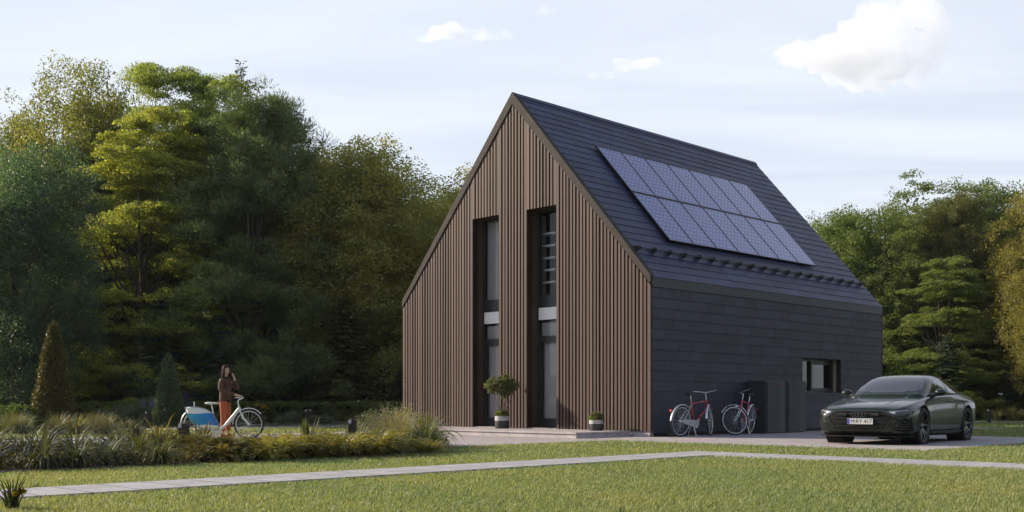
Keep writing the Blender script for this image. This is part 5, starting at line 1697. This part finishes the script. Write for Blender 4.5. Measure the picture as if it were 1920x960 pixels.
for j in range(RN + 1):
    f = j / RN
    for (a, b) in out_px:
        bow = -.10 - .10 * (1 - f * f)
        vs.append(q(cen.x + (a - cen.x) * f, cen.y + (b - cen.y) * f, bow))
n = len(out_px)
for j in range(RN):
    for k in range(n): fs.append((j * n + k, j * n + (k + 1) % n, (j + 1) * n + (k + 1) % n, (j + 1) * n + k))
m = MB(); m.add(vs, fs); po = m.build('side_panel', PANEL.m, wb, smooth=True)
md = po.modifiers.new('t', 'SOLIDIFY'); md.thickness = .012; bake(po); po.data.shade_smooth()
m = MB(); loop = [q(a, b, -.10) for a, b in out_px]; m.tube(loop + loop[:1], .009, 6); m.build('panel_piping', simple('piping_grey', (.25, .26, .26), .5), wb, smooth=True)

# ------------------------------------------------------------------ the woman
SKINM = simple('skin', (.58, .36, .27), .5, var=.05, scale=20)
JACK = simple('brown_knit', (.085, .042, .026), .85, var=.22, scale=60, bump=.4); TROU = simple('rust_trousers', (.36, .085, .028), .75, var=.15, scale=25, bump=.2)
HAIRM = simple('dark_brown_hair', (.028, .012, .008), .7, spec=.2, var=.3, scale=40, stretch=(6, 6, 1)); DARKC = simple('dark_hem', (.012, .011, .012), .8)
SHOE = simple('red_shoe', (.32, .03, .035), .5); WHITEC = simple('lip', (.35, .12, .11), .4, var=.02); EYEM = simple('eye', (.015, .01, .008), .2)


def skin_mesh(name, joints, edges, mat, parent, sub=2, root=0):
    me = bpy.data.meshes.new(name); me.from_pydata([j[0] for j in joints], edges, [])
    o = link_mesh(name, me, parent, [])
    sk = o.modifiers.new('k', 'SKIN'); sk.use_smooth_shade = True
    for i, j in enumerate(joints):
        r_ = j[1] if isinstance(j[1], tuple) else (j[1], j[1])
        me.skin_vertices[0].data[i].radius = r_
        me.skin_vertices[0].data[i].use_root = (i == root)
    ss = o.modifiers.new('s', 'SUBSURF'); ss.levels = sub; ss.render_levels = sub
    bake(o); o.data.materials.clear(); o.data.materials.append(mat); o.data.shade_smooth()
    return o


# she stands behind the bicycle, body towards the right of the picture and a little to the lawn
WL = AT(422, 25.42, .009)
wo_ = empty('person', Matrix.Translation(WL)); tag(wo_, 'woman in brown jacket and rust trousers standing with the white bicycle, hand at her face', 'person')
# x right, y away, z up; faces (+x, -y)
FD = Vector((.97, -.25, 0)).normalized(); SDv = Vector((FD.y, -FD.x, 0))   # SDv: her right-hand side


def wp(f, s, z): return Vector((0, 0, z)) + FD * f + SDv * s


sR, sL = .165, -.165
hand_grip = q(447, 745.0, .29) + Vector((-(WL.x - org.x), org.y - WL.y, -.009)) + Vector((-.02, 0, .03))
hand_face = wp(.16, -.10, 1.47)
J = [(wp(0, 0, .93), (.075, .06)), (wp(.0, 0, 1.08), (.07, .06)), (wp(.01, 0, 1.26), (.09, .07)), (wp(0, 0, 1.37), (.09, .065)), (wp(0.01, 0, 1.43), (.05, .05)), (wp(.02, 0, 1.50), (.046, .046)),
     (wp(.03, 0, 1.565), (.072, .062)), (wp(.025, 0, 1.63), (.08, .072)), (wp(.015, 0, 1.68), (.055, .05)),
     # right leg, left leg
     (wp(.0, .075, .86), .060), (wp(.015, .09, .48), .056), (wp(-.02, .095, .10), .036), (wp(.10, .10, .035), .03),
     (wp(.0, -.075, .86), .060), (wp(.03, -.09, .48), .056), (wp(.03, -.10, .10), .036), (wp(.15, -.11, .035), .03),
     # right arm to the handlebar
     (wp(-.01, sR, 1.36), .055)]
elbR = wp(.02, .25, 1.12); J += [(elbR, .040), (elbR.lerp(hand_grip, .82), .027), (hand_grip, .030)]
J += [(wp(-.01, sL, 1.36), .055)]
elbL = wp(.20, -.27, 1.17); J += [(elbL, .040), (elbL.lerp(hand_face, .82), .027), (hand_face, .028)]
E_ = [(0, 1), (1, 2), (2, 3), (3, 4), (4, 5), (5, 6), (6, 7), (7, 8), (0, 9), (9, 10), (10, 11), (11, 12), (0, 13), (13, 14), (14, 15), (15, 16), (3, 17), (17, 18), (18, 19), (19, 20), (3, 21), (21, 22), (22, 23), (23, 24)]
nv = len(J)


def hand(base, d, up, curl, J, E_, root):
    """five unequal fingers, bent at the knuckles, and a thumb leaving the side of the palm"""
    d = d.normalized(); side = d.cross(up).normalized(); up = side.cross(d).normalized()
    for k, ln in enumerate((.068, .078, .074, .058)):
        p = base + d * .03 + side * (.024 - .016 * k); i0 = len(J); J.append((p, .0095)); E_.append((root, i0)); a = 0; dd = d
        for sgm, f in enumerate((.45, .32, .23)):
            a += curl; dd = d * math.cos(a) - up * math.sin(a); p = p + dd * ln * f; J.append((p, .0085 - .001 * sgm)); E_.append((len(J) - 2, len(J) - 1))
    p = base + side * .022; i0 = len(J); J.append((p, .011)); E_.append((root, i0))
    for f in (.03, .026): p = p + (d * .6 + side * .7 - up * .35).normalized() * f; J.append((p, .0095)); E_.append((len(J) - 2, len(J) - 1))


hand(hand_grip, Vector((.8, -.35, -.1)), Vector((0, 0, 1)), .62, J, E_, 20)
hand(hand_face, Vector((-.25, .1, 1)), FD * 1.0, .35, J, E_, 24)
body = skin_mesh('body', J, E_, SKINM, wo_, 2)
# face: nose, eyes, lips, ears on the head turned towards the lawn
HDv = (FD * .75 + Vector((0, -1, 0)) * .55).normalized(); HS = Vector((HDv.y, -HDv.x, 0)); hc_ = wp(.028, 0, 1.605)
m = MB(); m.ball(hc_, .078, .078, .108, n=16, m=12); m.ball(hc_ + HDv * .018 + Vector((0, 0, -.05)), .058, .058, .06)
m.prism([hc_ + HDv * .078 + Vector((0, 0, .015)), hc_ + HDv * .074 + HS * .013 + Vector((0, 0, -.028)), hc_ + HDv * .101 + Vector((0, 0, -.026))], HS * -.013)
for s in (-1, 1): m.ball(hc_ + HS * .077 * s + Vector((0, 0, -.005)), .012, .012, .026)
m.build('head', SKINM, wo_, smooth=True)
m = MB()
for s in (-1, 1): m.ball(hc_ + HDv * .070 + HS * .029 * s + Vector((0, 0, .008)), .012, .012, .007); m.tube([hc_ + HDv * .074 + HS * .015 * s + Vector((0, 0, .030)), hc_ + HDv * .066 + HS * .045 * s + Vector((0, 0, .030))], .004)
m.build('eyes', EYEM, wo_, smooth=True)
m = MB(); m.ball(hc_ + HDv * .070 + Vector((0, 0, -.055)), .014, .022, .008, Matrix.Rotation(math.atan2(HDv.y, HDv.x), 3, 'Z')); m.build('lips', WHITEC, wo_, smooth=True)
# hair: cap plus long locks in front of and behind the shoulders
m = MB(); m.ball(hc_ - HDv * .022 + Vector((0, 0, .022)), .092, .092, .110, n=16, m=12)
rnd = random.Random(4)
for k in range(26):
    a = rnd.uniform(.9, 5.4); ang = math.atan2(HDv.y, HDv.x) + a; d = Vector((math.cos(ang), math.sin(ang), 0))
    p0 = hc_ + d * .078 + Vector((0, 0, .03)); ln = rnd.uniform(.26, .38)
    m.tube([p0, p0 + d * .022 + Vector((0, 0, -.1)), p0 + d * .03 + Vector((0, 0, -.2)), p0 + d * .02 + FD * .01 + Vector((0, 0, -ln))], [.022, .028, .026, .008], 7)
m.build('hair', HAIRM, wo_, smooth=True)
# jacket, hem, scarf-like collar, trousers, shoes
Jk = [(wp(0, 0, .79), (.146, .130)), (wp(0, 0, .94), (.150, .130)), (wp(.0, 0, 1.10), (.138, .108)), (wp(.01, 0, 1.26), (.158, .122)), (wp(0, 0, 1.37), (.135, .10)), (wp(.01, 0, 1.42), (.08, .075)),
      (wp(-.01, sR, 1.355), .072), (elbR, .060), (elbR.lerp(hand_grip, .72), .044), (wp(-.01, sL, 1.355), .072), (elbL, .060), (elbL.lerp(hand_face, .72), .044)]
skin_mesh('jacket', Jk, [(0, 1), (1, 2), (2, 3), (3, 4), (4, 5), (4, 6), (6, 7), (7, 8), (4, 9), (9, 10), (10, 11)], JACK, wo_, 2)
m = MB(); m.ring(wp(.015, 0, 1.425), (0, 0, 1), .068, .034, 24, 8); m.ring(wp(.02, 0, 1.385), (0, .05, 1), .082, .034, 24, 8); m.ball(wp(.11, 0, 1.31), .05, .06, .10); m.build('scarf', simple('brown_scarf', (.05, .028, .02), .9, var=.4, scale=50), wo_, smooth=True)
m = MB(); m.lathe([(.128, .868), (.141, .872), (.141, .905), (.128, .91)], 28); o = m.build('hem', DARKC, wo_, smooth=True); o.scale = (1.0, .92, 1)
Jt = [(wp(0, 0, .92), (.118, .104)), (wp(.0, .08, .80), .098), (wp(.015, .09, .48), .074), (wp(-.015, .095, .16), .066), (wp(.0, -.08, .80), .098), (wp(.03, -.09, .48), .074), (wp(.03, -.10, .16), .066)]
skin_mesh('trousers', Jt, [(0, 1), (1, 2), (2, 3), (0, 4), (4, 5), (5, 6)], TROU, wo_, 2)
for (f, s, z) in ((-.02, .095, .045), (.03, -.10, .045)):
    m = MB(); m.ball(wp(f + .06, s, z), .125, .05, .045, Matrix.Rotation(math.atan2(FD.y, FD.x), 3, 'Z')); m.ball(wp(f, s, z + .03), .055, .05, .06); m.build('shoe', SHOE, wo_, smooth=True)

# ------------------------------------------------------------------ post lights
M_POST = simple('post_anthracite', (.035, .028, .032), .4, metal=.4, var=.1); M_LENS = simple('post_cap', (.62, .60, .68), .35, metal=.5)
pb = empty('post_light')
m = MB(); m.prism([(-.066, -.05, 0), (.066, -.05, 0), (.066, -.05, .53), (.045, -.05, .55), (-.045, -.05, .55), (-.066, -.05, .53)], (0, .10, 0)); m.build('post', M_POST, pb, bevel=.006)
m = MB(); m.box(-.070, -.0, -.053, .053, .475, .553); m.build('light_head', M_LENS, pb, bevel=.01)
m = MB(); m.box(-.09, .09, -.08, .08, 0, .012); m.build('foot_plate', M_POST, pb)
posts = [(345, 16.1, 'dark square post light nearest the lawn, among strap leaved clumps'), (661, 19.3, 'dark square post light among the ferns towards the house'), (277, 34.9, 'dark slim post light left of the white bicycle panel, taller looking one'),
         (323, 39.6, 'slim reddish post light just left of the white bicycle panel'), (576, 43.9, 'dark post light in front of the hedge between woman and house'), (584, 45.2, 'reddish post light half hidden behind another by the hedge'),
         (1855, 44.0, 'lone post light on the grass right of the car')]
for i, (px, D, lab) in enumerate(posts):
    o = pb if i == 0 else copy_tree(pb)
    o.location = AT(px, D); o.rotation_euler = (0, 0, R(-20) if i != 1 else R(-8)); tag(o, lab, 'post light', 'post lights along the garden paths')

# ------------------------------------------------------------------ potted plants
M_POTD = simple('pot_charcoal', (.03, .03, .036), .6); M_POTL = simple('pot_pale_rim', (.42, .41, .43), .6)


def pot(px, ly, r, hh, name, label):
    # find local x so that the pot sits at pixel px on the terrace, ly in front of the wall
    best = min((abs(960 + F_PX * H(x, ly).x / H(x, ly).y - px), x) for x in [i * .01 for i in range(-900, 0)])[1]
    t = empty(name, loc=H(best, ly, .152)); tag(t, label, 'potted plant')
    m = MB(); m.lathe([(0, 0), (r * .93, 0), (r, .03), (r, hh * .62), (r * .9, hh * .62), (0, hh * .62)], 32); p = m.build('pot', M_POTD, t, smooth=True)
    m = MB(); m.lathe([(r + .002, hh * .625), (r + .003, hh), (r - .03, hh), (r - .03, hh * .93), (0, hh * .93)], 32); m.build('rim_band', M_POTL, p, smooth=True)
    return t


t = pot(941.5, -.62, .195, .335, 'potted_tree', 'small multi stem tree in a two tone pot beside the left glass opening')
V, F = small_shrub(np.random.default_rng(21), .20, .17, 90, 40, .032, .06); V[:, 2] += .33; o = mesh_np('underplanting', V, F, M_LEAF, t); o.color = (.18, .20, .075, 1)
rng = np.random.default_rng(9); m = MB(); tips = []
for k in range(7):
    a = k * .9 + .3; rr_ = rng.uniform(.15, .38); tip = Vector((math.cos(a) * rr_, math.sin(a) * rr_ * .7, rng.uniform(.98, 1.2))); tips.append(tip)
    b = Vector((math.cos(a) * .05, math.sin(a) * .05, .30)); m.tube([b, b.lerp(tip, .35) + Vector((rng.normal() * .02, 0, 0)), b.lerp(tip, .7), tip], [.016, .013, .010, .005], 6)
m.build('stems', simple('pale_bark', (.15, .13, .11), .8), t, smooth=True)
C = []
for k in range(190):
    d = unit(rng.normal(size=3)) * rng.uniform(.5, 1.0); C.append([d[0] * .47 + .0, d[1] * .36, 1.15 + d[2] * .27 * (1 + .35 * math.sin(d[0] * 7 + d[1] * 4)) - .25 * min(0, d[0]) * 0])
V, F = clumps_to_leaves(rng, np.array(C), rng.uniform(.05, .10, len(C)), 60, .036, .8, .1); o = mesh_np('crown', V, F, M_LEAF, t); o.color = (.14, .165, .085, 1)
t = pot(1118, -.55, .175, .27, 'potted_shrub', 'low round shrub in a small two tone pot on the right end of the step')
V, F = small_shrub(np.random.default_rng(23), .19, .20, 110, 44, .030, .06); V[:, 2] += .26; o = mesh_np('leaves', V, F, M_LEAF, t); o.color = (.165, .19, .085, 1)

# ------------------------------------------------------------------ cumulus clouds
def vapour_density(M, vol, dens, scale):
    t = M.noise(scale, 10, .66)
    r = M.n('ShaderNodeMapRange'); M.l(t.outputs[0], r.inputs[0]); r.inputs[1].default_value = .40; r.inputs[2].default_value = .72; r.inputs[3].default_value = 0; r.inputs[4].default_value = dens
    M.l(r.outputs[0], vol.inputs['Density'])


CL = Mat('cloud_vapour'); _v = CL.n('ShaderNodeVolumePrincipled'); _v.inputs['Color'].default_value = (.995, .995, 1, 1); _v.inputs['Density'].default_value = CLOUD_DENS; _v.inputs['Anisotropy'].default_value = .1
CL.l(_v.outputs[0], CL.out.inputs['Volume']); vapour_density(CL, _v, CLOUD_DENS, .011)


def cloud(balls, D, label, vox, amp, seed, dens=None):
    """a heap of vapour; balls are (px, py, rx, ry) as seen from the garden, given a real place and depth"""
    rnd = random.Random(seed); m = MB()
    for (px, py, rx, ry) in balls:
        c = Vector(((px - 960) / F_PX * D, D, EYE + (HOR - py) / F_PX * D)); a = rx / F_PX * D; b = ry / F_PX * D
        m.ball(c + Vector((0, rnd.uniform(-.25, .25) * a, 0)), a, a * .8, b, n=20, m=14)
    o = m.build('cloud', CL.m)
    md = o.modifiers.new('r', 'REMESH'); md.mode = 'VOXEL'; md.voxel_size = vox; bake(o)
    me = o.data; n = len(me.vertices); co_ = np.empty(n * 3, np.float32); me.vertices.foreach_get('co', co_); co_ = co_.reshape(-1, 3)
    no = np.empty(n * 3, np.float32); me.vertices.foreach_get('normal', no); no = no.reshape(-1, 3)
    s = 1 / (vox * 7)
    dsp = np.array([noise.fractal(Vector(v) * s, .9, 2.0, 5) + .5 * noise.noise(Vector(v) * s * .35) for v in co_]) * amp
    me.vertices.foreach_set('co', (co_ + no * dsp[:, None]).ravel().astype(np.float32)); me.update()
    me.materials.clear(); me.materials.append(CL.m if dens is None else dens)
    return tag(o, label, 'cloud')


CL2 = Mat('thin_cloud_vapour'); _v = CL2.n('ShaderNodeVolumePrincipled'); _v.inputs['Color'].default_value = (.995, .995, 1, 1); _v.inputs['Density'].default_value = CLOUD_DENS * .8; _v.inputs['Anisotropy'].default_value = .1
CL2.l(_v.outputs[0], CL2.out.inputs['Volume']); vapour_density(CL2, _v, CLOUD_DENS * 1.0, .012)
big = [(1680, 45, 85, 50), (1640, 60, 70, 40), (1725, 50, 60, 48), (1690, 20, 70, 40), (1750, 75, 45, 28), (1560, 100, 70, 28), (1500, 102, 50, 16), (1470, 103, 34, 8), (1600, 120, 85, 36), (1680, 115, 85, 42), (1720, 120, 48, 36), (1620, 145, 65, 20), (1700, 140, 52, 20), (1560, 130, 45, 18), (1770, 28, 12, 10), (1790, 72, 18, 9)]
cloud(big, 1500, 'large bright cumulus cloud at the upper right', 4.0, 13, 1)
cloud([(800, 70, 20, 8), (825, 62, 22, 14), (850, 62, 26, 18), (875, 70, 24, 15), (905, 64, 26, 11), (935, 66, 18, 8), (955, 66, 10, 5)], 2600, 'white cloud strip above the trees, left of the ridge', 5.5, 9, 2, CL2.m)
cloud([(1115, 140, 14, 6), (1140, 134, 22, 9), (1170, 124, 26, 13), (1205, 118, 28, 9), (1228, 117, 12, 6)], 2600, 'white ragged cloud just above the roof ridge', 5.5, 9, 3, CL2.m)
cloud([(1015, 22, 12, 8), (1028, 18, 14, 7), (1010, 12, 8, 6)], 2600, 'smallest faint white cloud at the top middle', 5.0, 9, 4, CL2.m)

# ------------------------------------------------------------------ thin haze added to lift the dark tones of the wood
HZ = Mat('thin_haze'); _v = HZ.n('ShaderNodeVolumePrincipled'); _v.inputs['Color'].default_value = (.92, .95, 1, 1); _v.inputs['Density'].default_value = HAZE_DENS; _v.inputs['Anisotropy'].default_value = .0
HZ.l(_v.outputs[0], HZ.out.inputs['Volume'])
m = MB(); m.box(-110, 110, -70, 95, -1.0, 27); tag(m.build('haze', HZ.m), 'thin haze added to lift the dark wood', kind='stuff')
